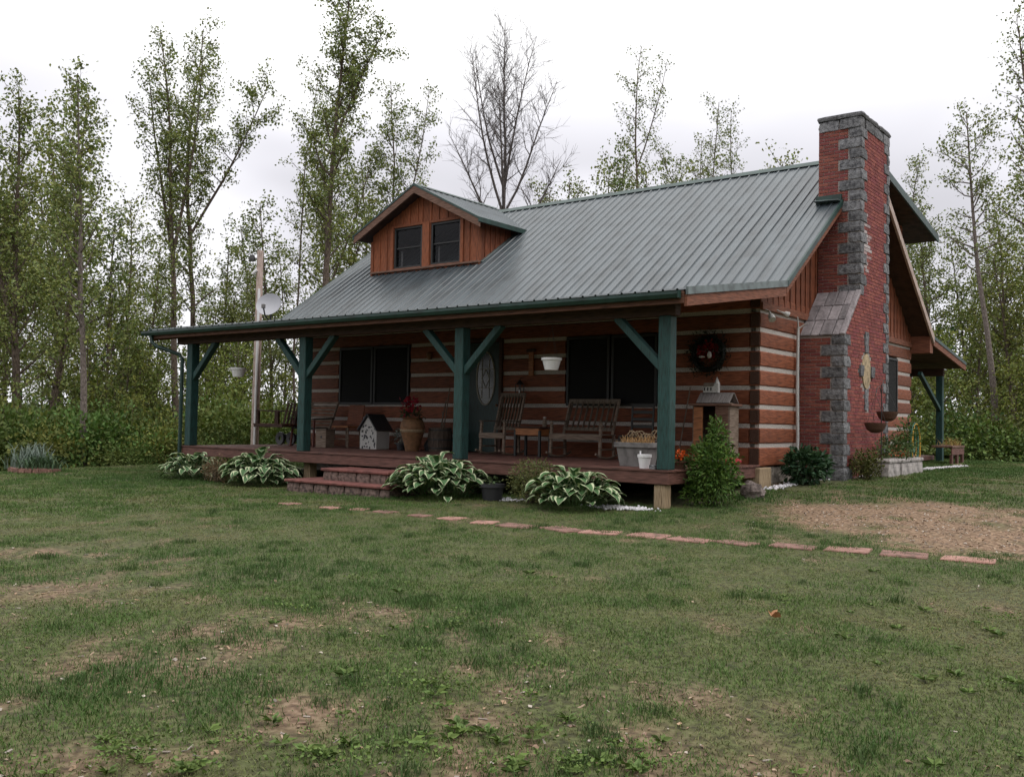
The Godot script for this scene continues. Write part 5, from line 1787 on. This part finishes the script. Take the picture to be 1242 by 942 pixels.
	b.tube([Vector3(0.0, 5.4, 0.05), Vector3(-0.12, 5.42, 0.12)], [0.015], 6)
	b.lathe(Vector3(-0.14, 5.34, 0.13), [[0.0, 0.17], [0.06, 0.15], [0.085, 0.05], [0.085, 0.0], [0.0, 0.0]], 12)
	part(t, "lamp_head", b, M.black_iron)
	b = MB.new()
	b.tube([Vector3(0.02, 5.1, 0.08), Vector3(-0.1, 5.0, 0.14)], [0.05, 0.04], 8)
	part(t, "lamp_lens", b, M.white_plastic)
	t = thing("satellite_dish", "grey satellite dish on the left end of the porch roof", "dish", Vector3(-12.14, 2.97, 1.0), 0.55)
	b = MB.new()
	var prof := []
	for i in 7: prof.append([0.31 * i / 6.0, 0.1 * pow(i / 6.0, 2.0)])
	for i in 7: prof.append([0.31 * (6 - i) / 6.0, 0.1 * pow((6 - i) / 6.0, 2.0) - 0.012])
	b.lathe(Vector3.ZERO, prof, 28)
	var dish := part(t, "reflector", b, M.dish, Vector3(0, 0.38, 0))
	dish.rotation = Vector3(PI / 2 - 0.45, 0, 0)
	b = MB.new()
	b.tube([Vector3(0, 0.0, -0.05), Vector3(0, 0.2, -0.1), Vector3(0, 0.38, -0.05)], [0.025], 8)
	part(t, "mast", b, M.black_iron)
	b = MB.new()
	b.tube([Vector3(0, 0.02, 0.0), Vector3(0, 0.12, 0.3), Vector3(0, 0.3, 0.42)], [0.018], 6)
	part(t, "feed_arm", b, M.black_iron)
	piece(t, "receiver", Vector3(0, 0.33, 0.42), Vector3(0.07, 0.1, 0.1), M.grey_plastic)
	# stepping stones
	var steps := [[352, 611], [402, 616], [437, 618], [468, 621], [510, 625.5], [548, 629], [588, 634], [627, 638], [682, 642], [729, 646], [787, 650], [838, 655], [893, 658.5], [963, 663], [1029, 667], [1097, 673], [1175, 679]]
	for i in steps.size():
		var p := on_ground(steps[i][0], steps[i][1])
		var nm := MB.new()
		var w := rng.randf_range(0.46, 0.54) * (0.62 if i < 7 else 1.0)
		nm.box(Vector3.ZERO, Vector3(w, 0.06, rng.randf_range(0.32, 0.4) * (0.75 if i < 7 else 1.0)), Basis.from_euler(Vector3(rng.randfn() * 0.012, rng.randfn() * 0.14, rng.randfn() * 0.012)), 0.012)
		var lab := "pinkish concrete stepping stone, %s counted from the porch steps" % ORDINALS[i]
		if i == steps.size() - 1: lab = "reddest stepping stone, lying on bare earth at the end of the row"
		elif i == 0: lab = "sunken stepping stone in the grass before the porch steps"
		tag(part(self, "stepping_stone", nm, M["paver%d" % (2 if i == steps.size() - 1 else rng.randi() % 3)], p + Vector3(0, -0.014, 0)), lab, "stepping stone", "stepping stones across the lawn")
	# flower bed at the wood's edge
	var bp := on_ground(42, 572)
	t = thing("iris_bed", "clump of iris leaves in a mulched bed ringed with red edging", "flower bed", bp)
	b = MB.new()
	b.lathe(Vector3.ZERO, [[0.62, -0.1], [0.62, 0.07], [0.54, 0.09], [0.3, 0.11], [0.0, 0.12]], 26, Vector3(1.0, 1.0, 0.7))
	part(t, "mulch", b, M.mulch)
	for i in 22:
		var a := TAU * i / 22.0
		piece(t, "edging_brick", Vector3(cos(a) * 0.63, 0.02 + rng.randf() * 0.03, sin(a) * 0.45), Vector3(0.075, 0.11, rng.randf_range(0.11, 0.16)), M["paver%d" % (i % 2)], 0.006, Basis(Vector3.UP, -a + rng.randfn() * 0.15))
	part(t, "iris_leaves", blades(95, 230, 0.6, 0.68, 0.035, Color(0.16, 0.2, 0.17), 0.35), M.plant, Vector3(-0.22, 0.08, 0))
	part(t, "iris_leaves", blades(96, 260, 0.65, 0.52, 0.03, Color(0.085, 0.14, 0.075), 0.7), M.plant, Vector3(0.25, 0.08, 0))
	# brown dry leaf on the lawn
	b = tinted_mb()
	b.col = Color(0.42, 0.22, 0.12)
	for i in 8:
		var a := i * 0.6
		var p0 := Vector3(0.05 * cos(a), 0.03 + 0.045 * absf(sin(a * 1.7)), 0.04 * sin(a))
		var p1 := Vector3(0.055 * cos(a + 0.6), 0.03 + 0.045 * absf(sin((a + 0.6) * 1.7)), 0.045 * sin(a + 0.6))
		b.tri(Vector3(0, 0.02, 0), p0, p1)
	tag(part(self, "dry_leaf", b, M.petal, on_ground(940, 752)), "curled brown dry leaf lying on the grass", "leaf")
	# yellow garden flowers along the rear lawn edge
	for q in [[1152, 558], [1178, 558], [1200, 556], [1226, 553]]:
		var p := on_ground(q[0], q[1] + 8)
		t = thing("daffodil_clump", "clump of yellow spring flowers along the rear edge of the lawn", "flowers", p, 0.0, "yellow flowers at the wood edge")
		part(t, "foliage", blades(int(q[0]), 50, 0.5, 0.4, 0.025, Color(0.09, 0.14, 0.04), 0.4), M.plant)
		part(t, "blossom", leaf_cloud(int(q[0]) + 1, 26, Vector3(0, 0.36, 0), Vector3(0.7, 0.3, 0.5), 0.09, 0.45, Color(0.6, 0.42, 0.06)), M.petal)

const ORDINALS := ["first", "second", "third", "fourth", "fifth", "sixth", "seventh", "eighth", "ninth", "tenth", "eleventh", "twelfth", "thirteenth", "fourteenth", "fifteenth", "sixteenth", "seventeenth"]

func g_at(x: float, z: float) -> Vector3:
	return Vector3(x, land(x, z), z)

# ---------------------------------------------------------------- trees
# one tree: trunk with side stems, limbs, twigs and leaf sprays. Returns [wood, crown or null]
func grow(sd: int, h: float, r0: float, o: Dictionary) -> Array:
	var r := RandomNumberGenerator.new()
	r.seed = sd
	var wood := MB.new()
	var crown := tinted_mb()
	var lean: Vector3 = o.get("lean", Vector3.ZERO)
	var col: Color = o.get("col", Color(0.185, 0.22, 0.07))
	var leaf: float = o.get("leaf", 0.1)
	var per: int = o.get("per", 15)
	var stems := [[Vector3.ZERO, (Vector3.UP + lean).normalized(), h, r0, o.get("first", 0.3), true]]
	var si := 0
	while si < stems.size():
		var st: Array = stems[si]
		si += 1
		var path := [st[0]]
		st[3] *= 0.8 if st[5] else 1.0
		var rad := [st[3] * (1.25 if st[5] else 1.0)]
		var d: Vector3 = st[1]
		var n := maxi(5, int(st[2] / 1.1))
		for i in n:
			d = (d + Vector3(r.randfn(), 0.0, r.randfn()) * 0.05 + (Vector3.UP + lean) * (0.16 if st[5] else 0.09)).normalized()
			path.append(path[-1] + d * st[2] / n)
			rad.append(st[3] * (1.0 - 0.93 * float(i + 1) / n) + 0.008)
		wood.tube(path, rad, 8 if st[5] else 6, false)
		if st[5]:
			for f in o.get("forks", []):
				var k := clampi(int(f[0] * n), 1, n - 1)
				var out := Vector3(cos(f[1]), 0, sin(f[1]))
				stems.append([path[k], (Vector3.UP * cos(f[2]) + out * sin(f[2])).normalized(), h * (1.0 - f[0]) * f[3], rad[k] * 0.75, 0.22, false])
		var count: int = int(o.get("n", 34) * (1.0 if st[5] else 0.6 * st[2] / h + 0.25))
		for b in count:
			var t: float = lerpf(st[4], 0.98, (b + r.randf()) / count)
			var fi := t * n
			var k := mini(int(fi), n - 1)
			var p: Vector3 = (path[k] as Vector3).lerp(path[k + 1], fi - k)
			var az := b * 2.39996 + r.randfn() * 0.5
			var ang: float = deg_to_rad(o.get("angle", 52.0)) * r.randf_range(0.75, 1.2)
			var dir := (Vector3.UP * cos(ang) + Vector3(cos(az), 0, sin(az)) * sin(ang)).normalized()
			var prof := (1.0 - 0.72 * pow((t - st[4]) / (1.0 - st[4]), 1.3)) * (0.65 + 0.35 * smoothstep(0.0, 0.2, t - st[4]))
			var l: float = 0.78 * o.get("limb", 2.6) * prof * r.randf_range(0.5, 1.15) * (1.0 if st[5] else 0.8)
			if t < st[4] + 0.12 and r.randf() < 0.4: l *= 0.5
			var lp := [p]
			var lr := [minf(rad[k] * 0.5, 0.012 + 0.018 * l)]
			var ld := dir
			var m := 4
			for i in m:
				ld = (ld + Vector3(r.randfn(), r.randfn(), r.randfn()) * 0.13 + Vector3.UP * 0.10).normalized()
				lp.append(lp[-1] + ld * l / m)
				lr.append(lr[0] * (1.0 - 0.85 * (i + 1.0) / m) + 0.003)
			wood.tube(lp, lr, 4, false)
			var tw := int(ceilf(l * o.get("twigs", 3.2)))
			for w in tw:
				var u := lerpf(0.22, 1.0, (w + r.randf()) / tw)
				var q := mini(int(u * m), m - 1)
				var tp: Vector3 = (lp[q] as Vector3).lerp(lp[q + 1], u * m - q)
				var td := (ld + Vector3(r.randfn(), r.randfn() * 0.7 + 0.15, r.randfn()) * 0.75).normalized()
				var tl: float = o.get("twig", 0.62) * r.randf_range(0.5, 1.2)
				var te := tp + td * tl + Vector3.UP * 0.06
				var tm := tp.lerp(te, 0.5) + Vector3(r.randfn(), r.randfn(), r.randfn()) * 0.05
				wood.tube([tp, tm, te], [0.010, 0.007, 0.004], 3, false)
				if o.get("bare", false):
					for e in 3:
						var es := tp.lerp(te, r.randf_range(0.3, 1.0))
						var ed := (td + Vector3(r.randfn(), r.randfn() + 0.3, r.randfn()) * 0.6).normalized() * r.randf_range(0.3, 0.7)
						wood.tube([es, es + ed], [0.007, 0.003], 3, false)
				else:
					for e in 3:
						var cpos: Vector3 = [tp.lerp(te, 0.35), tm.lerp(te, 0.5), te][e]
						for g in per:
							one_leaf(crown, r, cpos + Vector3(r.randfn(), r.randfn() * 0.8, r.randfn()) * 0.125, Vector3(r.randfn(), r.randfn() - 0.25, r.randfn()).normalized(), leaf * r.randf_range(0.6, 1.25), 0.36, col)
	if o.get("ivy", false):
		for i in 2600:
			var y := r.randf() * h * 0.62
			var a := r.randf() * TAU
			var rr := r0 * 1.2 + absf(r.randfn()) * 0.08
			one_leaf(crown, r, Vector3(cos(a) * rr, y, sin(a) * rr) + lean * y, Vector3(cos(a), -0.4, sin(a)).normalized(), 0.11, 0.4, Color(0.035, 0.09, 0.025))
	return [wood.done(), null if crown.v.is_empty() else crown.done()]

func plant_tree(g: Array, called: String, label: String, px: float, depth: float, bark: Material, height: float, turn: float, group := "", py_top := -1.0) -> Node3D:
	# the foot stands on the ground below the pixel column, at its distance
	var foot := at_depth(px, 520.0, depth)
	foot.y = land(foot.x, foot.z) - 0.1
	var t := thing(called, label, "tree", foot, turn, group)
	part(t, "trunk", g[0], bark)
	if g[1]: part(t, "crown", g[1], M.leaf)
	var s := 1.0
	if py_top > -900.0:
		s = (at_depth(px, py_top, depth).y - foot.y) / height
	t.scale = Vector3.ONE * s
	return t

func top_of(px: float, py: float, depth: float) -> float:
	var foot := at_depth(px, 520.0, depth)
	return at_depth(px, py, depth).y - land(foot.x, foot.z) + 0.1

func build_trees() -> void:
	var right := cam_basis.x
	right.y = 0.0
	right = right.normalized()
	var g: Array
	# named trees: pixel column of the foot, distance, pixel height of the top
	var spec := [
		[22, 28.0, 108, 0.17, "tall_tree", "stout grey-barked tree behind the iris bed", {"n": 44, "limb": 2.6, "first": 0.2, "lean": 0.02, "forks": [[0.45, 2.6, 0.35, 0.85]]}, false],
		[45, 29.5, 100, 0.15, "tall_tree", "slim tree rising beside the stout grey trunk at the iris bed", {"n": 44, "limb": 2.4, "first": 0.2, "lean": 0.02}, false],
		[103, 25.5, 88, 0.115, "tall_tree", "pale straight-trunked tree at the lawn edge, right of the iris bed", {"n": 36, "limb": 2.0, "first": 0.3, "lean": 0.03}, true],
		[217, 33.0, 28, 0.16, "forked_tree", "tall forked tree with several upright stems beyond the left porch corner", {"n": 34, "limb": 2.0, "first": 0.34, "lean": -0.02, "forks": [[0.5, 3.4, 0.3, 0.85], [0.52, 0.6, 0.22, 0.9]]}, false],
		[233, 34.0, 8, 0.15, "tall_tree", "tall tree with one long reaching branch beyond the left porch corner", {"n": 40, "limb": 2.5, "first": 0.34, "lean": 0.03, "forks": [[0.55, 0.0, 0.55, 0.8]]}, false],
		[358, 40.0, 62, 0.07, "slender_tree", "very thin tree with sparse leaves left of the dark tall trunk", {"n": 30, "limb": 1.6, "first": 0.5, "per": 8}, false],
		[380, 33.0, -30, 0.19, "tall_tree", "dark tall tree with heavy crown rising left of the dormer", {"n": 46, "limb": 2.6, "first": 0.42, "lean": 0.012, "per": 16, "forks": [[0.72, 0.2, 0.4, 0.9]]}, false],
		[428, 39.0, 105, 0.12, "tall_tree", "light green tree behind the dormer's left eave", {"n": 40, "limb": 2.1, "first": 0.3, "forks": [[0.5, 0.1, 0.3, 0.8]]}, false],
		[478, 40.0, 92, 0.13, "tall_tree", "two-stemmed tree directly behind the dormer ridge", {"n": 40, "limb": 2.0, "first": 0.35, "forks": [[0.5, 0.5, 0.2, 0.95]]}, false],
		[758, 42.0, 30, 0.13, "slender_tree", "lone sparse tree above the roof with bare lower branch", {"n": 26, "limb": 1.8, "first": 0.5, "per": 8, "forks": [[0.72, 0.3, 0.3, 0.9], [0.58, 0.2, 0.8, 0.4]]}, false],
		[868, 47.0, 132, 0.12, "slender_tree", "airy tree above the middle of the roof ridge", {"n": 36, "limb": 2.4, "first": 0.4, "per": 9, "forks": [[0.6, 2.9, 0.35, 0.8]]}, false],
		[908, 48.0, 136, 0.11, "slender_tree", "thin-crowned tree above the ridge towards the chimney", {"n": 32, "limb": 2.0, "first": 0.4, "per": 9, "forks": [[0.65, 0.2, 0.6, 0.7]]}, false],
		[835, 50.0, 168, 0.11, "slender_tree", "small tree above the ridge beside the lone sparse tree", {"n": 32, "limb": 1.9, "first": 0.4, "per": 8}, false],
		[1213, 34.0, 128, 0.17, "tall_tree", "bare-trunked tree with tufted top right of the rear porch", {"n": 34, "limb": 2.7, "first": 0.56, "angle": 70.0, "per": 8}, true],
		[1146, 38.0, 262, 0.13, "ivy_tree", "ivy-covered tree behind the rear porch post", {"n": 30, "limb": 1.8, "first": 0.5, "ivy": true}, false],
		[1252, 30.0, 12, 0.2, "tall_tree", "large tree at the right border of the lawn with overhanging branches", {"n": 44, "limb": 2.6, "first": 0.4, "per": 8}, false],
		[1100, 42.0, 196, 0.12, "tall_tree", "tree showing above the rear dormer roof", {"n": 34, "limb": 2.0, "first": 0.35}, false],
	]
	var sd := 500
	for s in spec:
		sd += 3
		var h := top_of(s[0], s[2], s[1])
		var o: Dictionary = s[6]
		o.lean = right * float(o.get("lean", 0.0))
		# side stems are given as seen from the lawn: turn them into the world
		var fk := []
		for f in o.get("forks", []): fk.append([f[0], f[1] - 0.659, f[2], f[3]])
		o.forks = fk
		g = grow(sd, h, s[3], o)
		plant_tree(g, s[4], s[5], s[0], s[1], M.bark_pale if s[7] else M.bark, h, 0.0, "", -1000.0)
	# the leafless tree behind the roof
	var hb := top_of(620, 5, 42.0)
	g = grow(611, hb, 0.19, {"bare": true, "n": 34, "limb": 2.8, "first": 0.6, "twigs": 5.0, "twig": 0.9, "angle": 42.0, "forks": [[0.56, 2.9 - 0.659, 0.5, 0.85], [0.6, 0.2 - 0.659, 0.55, 0.8], [0.66, 3.6 - 0.659, 0.28, 0.95], [0.64, 0.9 - 0.659, 0.25, 0.95], [0.58, 1.7 - 0.659, 0.5, 0.7], [0.5, 3.2 - 0.659, 0.55, 0.5], [0.48, 0.1 - 0.659, 0.6, 0.5]]})
	plant_tree(g, "bare_tree", "leafless grey tree spreading above the roof beside the dormer", 620, 42.0, M.bark_grey, hb, 0.0, "", -1000.0)
	# the wood behind: slim trees told apart only by where they stand
	var kinds := []
	for k in 5:
		kinds.append(grow(700 + k, 11.0, 0.10, {"n": 36, "limb": 2.1, "first": 0.22 + 0.06 * (k % 3), "per": 10, "leaf": 0.105, "col": [Color(0.18, 0.215, 0.065), Color(0.145, 0.19, 0.065), Color(0.2, 0.225, 0.065), Color(0.165, 0.2, 0.06), Color(0.19, 0.22, 0.075)][k], "forks": [[0.45, 1.0 + k, 0.3, 0.8]] if k % 2 == 0 else []}))
	var saps := []
	for k in 4:
		saps.append(grow(720 + k, 5.0, 0.045, {"n": 26, "limb": 1.7, "first": 0.12, "per": 10, "twigs": 3.6, "leaf": 0.105, "angle": 60.0, "col": [Color(0.165, 0.205, 0.045), Color(0.14, 0.18, 0.045), Color(0.185, 0.21, 0.05), Color(0.13, 0.165, 0.045)][k]}))
	var r := RandomNumberGenerator.new()
	r.seed = 99
	var wood := [[-30, 36, 190], [8, 38, 215], [70, 35, 235], [85, 44, 150], [128, 37, 255], [150, 45, 240], [135, 52, 330], [178, 48, 330], [195, 42, 300], [262, 44, 300], [285, 47, 270], [300, 52, 330], [330, 46, 245], [345, 52, 290], [318, 40, 320], [405, 46, 170], [452, 47, 190], [500, 48, 215], [515, 55, 260], [250, 55, 350], [165, 56, 370], [60, 50, 330], [20, 46, 260], [110, 58, 380], [290, 60, 380], [1110, 46, 250], [1128, 40, 300], [1165, 44, 285], [1182, 40, 300], [1195, 50, 330], [1228, 42, 290], [1240, 36, 250], [1260, 44, 180], [1172, 55, 360], [1215, 58, 380], [755, 48, 185], [1300, 36, 200], [1335, 40, 150], [1380, 38, 230], [1350, 46, 260], [-80, 34, 160], [-120, 38, 200], [-170, 36, 180], [740, 52, 205], [648, 50, 215], [670, 54, 225], [895, 52, 190], [940, 50, 185], [815, 54, 200], [1080, 48, 230]]
	for q in wood:
		var t := plant_tree(kinds[r.randi() % 5], "woodland_tree", "slim light green young tree standing in the wood around the house", q[0], q[1], M.bark, 11.0, r.randf() * TAU, "young trees of the wood", q[2])
		t.scale.x *= r.randf_range(0.8, 1.1)
		t.scale.z = t.scale.x
	for i in 40:
		var px := r.randf_range(-60.0, 350.0) if i < 26 else r.randf_range(1105.0, 1290.0)
		var depth := r.randf_range(29.0, 44.0)
		if i >= 26: depth = r.randf_range(31.0, 46.0)
		plant_tree(saps[r.randi() % 4], "sapling", "leafy understorey sapling among the trunks of the wood", px, depth, M.bark, 5.0, r.randf() * TAU, "saplings of the wood", r.randf_range(395.0, 490.0))

	# the wood goes on round the lawn behind the viewer: it shades the porch and shows dark in the windows
	for i in 44:
		var a := lerpf(-0.75, 2.75, (i + r.randf() * 0.8) / 44.0)
		var d := r.randf_range(15.0, 30.0)
		var p := Vector3(EYE.x + 2.0 + cos(a) * d, 0, EYE.z - 2.0 + sin(a) * d)
		if p.x < 12.0 and p.z < 22.0: p.z += 9.0
		p.y = land(p.x, p.z) - 0.1
		var src: Array = kinds[i % 5] if i % 3 else saps[i % 4]
		var t := thing("woodland_tree", "young tree of the wood that closes the lawn opposite the porch", "tree", p, r.randf() * TAU, "trees opposite the porch")
		part(t, "trunk", src[0], M.bark)
		part(t, "crown", src[1], M.leaf)
		t.scale = Vector3.ONE * r.randf_range(0.95, 1.4)

func build_undergrowth() -> void:
	var meshes := []
	for k in 3:
		meshes.append(leaf_cloud(900 + k, 1500, Vector3(0, 0.4, 0), Vector3(1.4, 0.95, 1.4), 0.062, 0.36, Color(1, 1, 1), 0.6, 0.1, 0.7).done())
	var r := RandomNumberGenerator.new()
	r.seed = 17
	for k in 3:
		var list := []
		var cols := []
		for i in 1000:
			var p := Vector3.ZERO
			if i > 620:
				var a := r.randf_range(-0.75, 2.75)
				p = Vector3(EYE.x + 2.0, 0, EYE.z - 2.0) + Vector3(cos(a), 0, sin(a)) * r.randf_range(16.0, 25.0)
				if p.x < 12.0 and p.z < 24.0: p.z += 9.0
			elif i % 10 < 7:
				var px := r.randf_range(-260.0, 420.0)
				var d := r.randf_range(24.5, 44.0)
				p = at_depth(px, 500.0, d)
				if p.x > -15.9: continue
			else:
				p = at_depth(r.randf_range(1085.0, 1440.0), 500.0, r.randf_range(29.5, 46.0))
				if p.z > -14.3: continue
			p.y = land(p.x, p.z) - 0.15
			var s := pow(r.randf(), 2.0) * 1.7 + 0.55
			s *= (0.6 if p.x < -15.0 and p.x > -17.0 or p.z < -14.0 and p.z > -15.5 else 1.0)
			if i > 620: s *= 2.6
			list.append(Transform3D(Basis(Vector3.UP, r.randf() * TAU) * Basis().scaled(Vector3(s, s * r.randf_range(0.8, 1.4), s)), p))
			var w := r.randf_range(0.55, 1.45)
			cols.append(Color(0.115 * w * r.randf_range(0.75, 1.3), 0.16 * w, 0.04 * w))
		var mm := MultiMesh.new()
		mm.transform_format = MultiMesh.TRANSFORM_3D
		mm.use_colors = true
		mm.mesh = meshes[k]
		mm.instance_count = list.size()
		for i in list.size():
			mm.set_instance_transform(i, list[i])
			mm.set_instance_color(i, cols[i])
		var o := MultiMeshInstance3D.new()
		o.name = numbered("undergrowth")
		o.multimesh = mm
		o.material_override = M.leaf
		add_child(o)
		tag(o, ["dense green undergrowth on the wooded slope beyond the lawn", "light green brush filling the space between the tree trunks", "leafy thicket along the edge of the wood"][k], "undergrowth", "", "stuff")

# ---------------------------------------------------------------- lawn
func grass_patch(sd: int, count: int, radius: float, h: float, w: float, lie := 0.5) -> Mesh:
	var r := RandomNumberGenerator.new()
	r.seed = sd
	var b := tinted_mb()
	for i in count:
		var a := r.randf() * TAU
		var rad := radius * sqrt(r.randf())
		var p := Vector3(cos(a) * rad, -0.008, sin(a) * rad)
		var hh := h * r.randf_range(0.45, 1.25) * (1.0 - 0.4 * rad / radius)
		var out := Vector3(r.randfn(), 0, r.randfn()) * lie * hh
		var side := Vector3(r.randfn(), 0, r.randfn()).normalized() * w * 0.5 * r.randf_range(0.7, 1.3)
		var k := r.randf_range(0.65, 1.35)
		var dry := 1.0 if r.randf() < 0.14 else 0.0
		b.col = Color(k * (1.0 + 1.1 * dry), k * (1.0 + 0.45 * dry), k * (1.0 + 0.9 * dry))
		var m := p + Vector3.UP * hh * 0.6 + out * 0.4
		b.quad(p - side, p + side, m + side * 0.8, m - side * 0.8)
		b.tri(m - side * 0.8, m + side * 0.8, p + Vector3.UP * hh * 0.85 + out)
	return b.done()

func seen(p: Vector3, margin := 240.0) -> bool:
	var q := cam_basis.inverse() * (p - EYE)
	if q.z > -1.5: return false
	var px := 621.0 - q.x / q.z * FOCAL
	var py := 471.0 + q.y / q.z * FOCAL
	return px > -margin and px < 1242.0 + margin and py < 942.0 + 160.0

func covered(x: float, z: float) -> bool:
	if x < 0.12 and x > X_LEFT - 0.15 and z < PORCH - 0.25 and z > Z_BACK: return true
	if x > -0.2 and x < 0.95 and z < -0.1 and z > -4.6: return true
	if x > -7.3 and x < -4.55 and z < 4.36 and z > 3.0: return true
	return x < -15.6 or z < -14.0

func scatter(called: String, label: String, category: String, meshes: Array, lists: Array, m: Material) -> void:
	for k in meshes.size():
		var mm := MultiMesh.new()
		mm.transform_format = MultiMesh.TRANSFORM_3D
		mm.use_colors = true
		mm.mesh = meshes[k]
		mm.instance_count = lists[k].size()
		for i in lists[k].size():
			mm.set_instance_transform(i, lists[k][i][0])
			mm.set_instance_color(i, lists[k][i][1])
		var o := MultiMeshInstance3D.new()
		o.name = numbered(called)
		o.multimesh = mm
		o.material_override = m
		add_child(o)
		tag(o, label, category, "", "stuff")

func build_grass() -> void:
	var meshes := []
	for k in 4: meshes.append(grass_patch(40 + k, 70, 0.17, 0.055, 0.0045))
	for k in 2: meshes.append(grass_patch(50 + k, 90, 0.26, 0.06, 0.009))
	meshes.append(grass_patch(60, 60, 0.09, 0.10, 0.005, 0.3))
	var lists := [[], [], [], [], [], [], []]
	var weeds := [[], []]
	var bits := [[], []]
	var r := RandomNumberGenerator.new()
	r.seed = 23
	var tone := noise(120, 0.8, 3)
	var tone2 := noise(121, 0.17, 2)
	for band in [[2.6, 8.5, 0.115], [8.5, 15.0, 0.16], [15.0, 34.0, 0.24]]:
		var step: float = band[2]
		var x := -16.5
		while x < 12.0:
			var z := -14.5
			while z < 17.0:
				var p := Vector3(x + r.randf_range(-0.5, 0.5) * step, 0, z + r.randf_range(-0.5, 0.5) * step)
				z += step
				var d := Vector2(p.x - EYE.x, p.z - EYE.z).length()
				if d < band[0] or d >= band[1] or covered(p.x, p.z): continue
				p.y = -0.6
				if not seen(p): continue
				var bare := bareness(p.x, p.z)
				if r.randf() < bare * 1.02: continue
				p.y = land(p.x, p.z)
				var t := tone.get_noise_2d(p.x, p.z) * 0.9 + tone2.get_noise_2d(p.x, p.z) * 0.7 + r.randfn() * 0.18
				var c := Color(0.108, 0.174, 0.04).lerp(Color(0.064, 0.128, 0.032), clampf(t + 0.35, 0.0, 1.0)).lerp(Color(0.21, 0.178, 0.085), clampf(-t * 1.2 - 0.05 + 0.5 * bare, 0.0, 1.0))
				var k := r.randi() % 4 if band[1] < 15.5 else 4 + r.randi() % 2
				var s := r.randf_range(0.75, 1.2)
				var hs := s * clampf(0.95 + 0.8 * t - 0.5 * bare, 0.45, 1.7)
				lists[k].append([Transform3D(Basis(Vector3.UP, r.randf() * TAU) * Basis().scaled(Vector3(s, hs, s)), p), c])
				if band[1] < 15.5 and t > 0.2 and r.randf() < 0.14:
					lists[6].append([Transform3D(Basis(Vector3.UP, r.randf() * TAU) * Basis().scaled(Vector3.ONE * r.randf_range(0.6, 1.1)), p), Color(0.06, 0.10, 0.03)])
			x += step
	scatter("lawn_grass", "short patchy lawn grass in front of the cabin", "grass", meshes, lists, M.grass)
	# broad-leaved weeds and clover in the turf
	var weed_m := []
	for k in 2:
		var b := tinted_mb()
		var n: int = [9, 26][k]
		for i in n:
			var a := TAU * i / n + r.randfn() * 0.3
			var l: float = [0.075, 0.022][k] * r.randf_range(0.6, 1.2)
			var st := Vector3.ZERO if k == 0 else Vector3(r.randfn() * 0.06, 0.035 * r.randf_range(0.6, 1.4), r.randfn() * 0.06)
			one_leaf(b, r, st, Vector3(cos(a), 0.35, sin(a)).normalized(), l, [0.22, 0.42][k], Color(1, 1, 1))
		weed_m.append(b.done())
	for i in 520:
		var q := on_ground(r.randf_range(-20.0, 1262.0), 942.0 - 250.0 * pow(r.randf(), 1.4))
		var w := tone2.get_noise_2d(q.x * 2.0 + 50.0, q.z * 2.0) + 0.22 * smoothstep(1.0, 5.0, q.x)
		if w < -0.05 + r.randf() * 0.4 or bareness(q.x, q.z) > 0.75: continue
		var kk := 0 if r.randf() < 0.35 else 1
		var cw := r.randf_range(0.8, 1.25)
		weeds[kk].append([Transform3D(Basis(Vector3.UP, r.randf() * TAU) * Basis().scaled(Vector3.ONE * r.randf_range(0.45, 1.0)), q + Vector3(0, 0.012, 0)), Color(0.11 * cw, 0.165 * cw, 0.042 * cw)])
	scatter("clover", "bright clover and broad-leaved weeds in the lawn", "weeds", weed_m, weeds, M.grass)
	# wood chips, dead leaves and twigs on the worn ground
	var chip := tinted_mb()
	chip.box(Vector3.ZERO, Vector3(0.05, 0.006, 0.014), Basis(), 0.0)
	var curl := tinted_mb()
	curl.quad(Vector3(-0.02, 0.004, -0.012), Vector3(-0.02, 0.004, 0.012), Vector3(0, 0.012, 0.014), Vector3(0, 0.012, -0.014))
	curl.quad(Vector3(0, 0.012, -0.014), Vector3(0, 0.012, 0.014), Vector3(0.022, 0.002, 0.01), Vector3(0.022, 0.002, -0.01))
	for i in 15000:
		var q := Vector3.ZERO
		if i % 2 == 0:
			q = Vector3(3.4 + r.randfn() * 1.7, 0, 2.5 + r.randfn() * 1.5)
		else:
			var dd := 3.2 + 8.0 * pow(r.randf(), 1.5)
			q = at_depth(r.randf_range(-20.0, 1262.0), 700.0, dd)
		if covered(q.x, q.z): continue
		var bare := bareness(q.x, q.z)
		if r.randf() > bare * (0.6 if i % 2 == 0 else 0.8) or not seen(Vector3(q.x, -0.6, q.z)): continue
		q.y = land(q.x, q.z) + 0.004
		var k := r.randf_range(0.55, 1.5)
		var c := [Color(0.30, 0.20, 0.13), Color(0.22, 0.14, 0.10), Color(0.34, 0.25, 0.18), Color(0.36, 0.31, 0.27)][r.randi() % 4] as Color
		bits[r.randi() % 2].append([Transform3D(Basis.from_euler(Vector3(r.randfn() * 0.25, r.randf() * TAU, r.randfn() * 0.25)) * Basis().scaled(Vector3.ONE * r.randf_range(0.3, 0.9)), q), Color(c.r * k, c.g * k, c.b * k)])
	scatter("wood_chips", "wood chips and dry leaf bits strewn on the worn ground", "litter", [chip.done(), curl.done()], bits, M.grass)
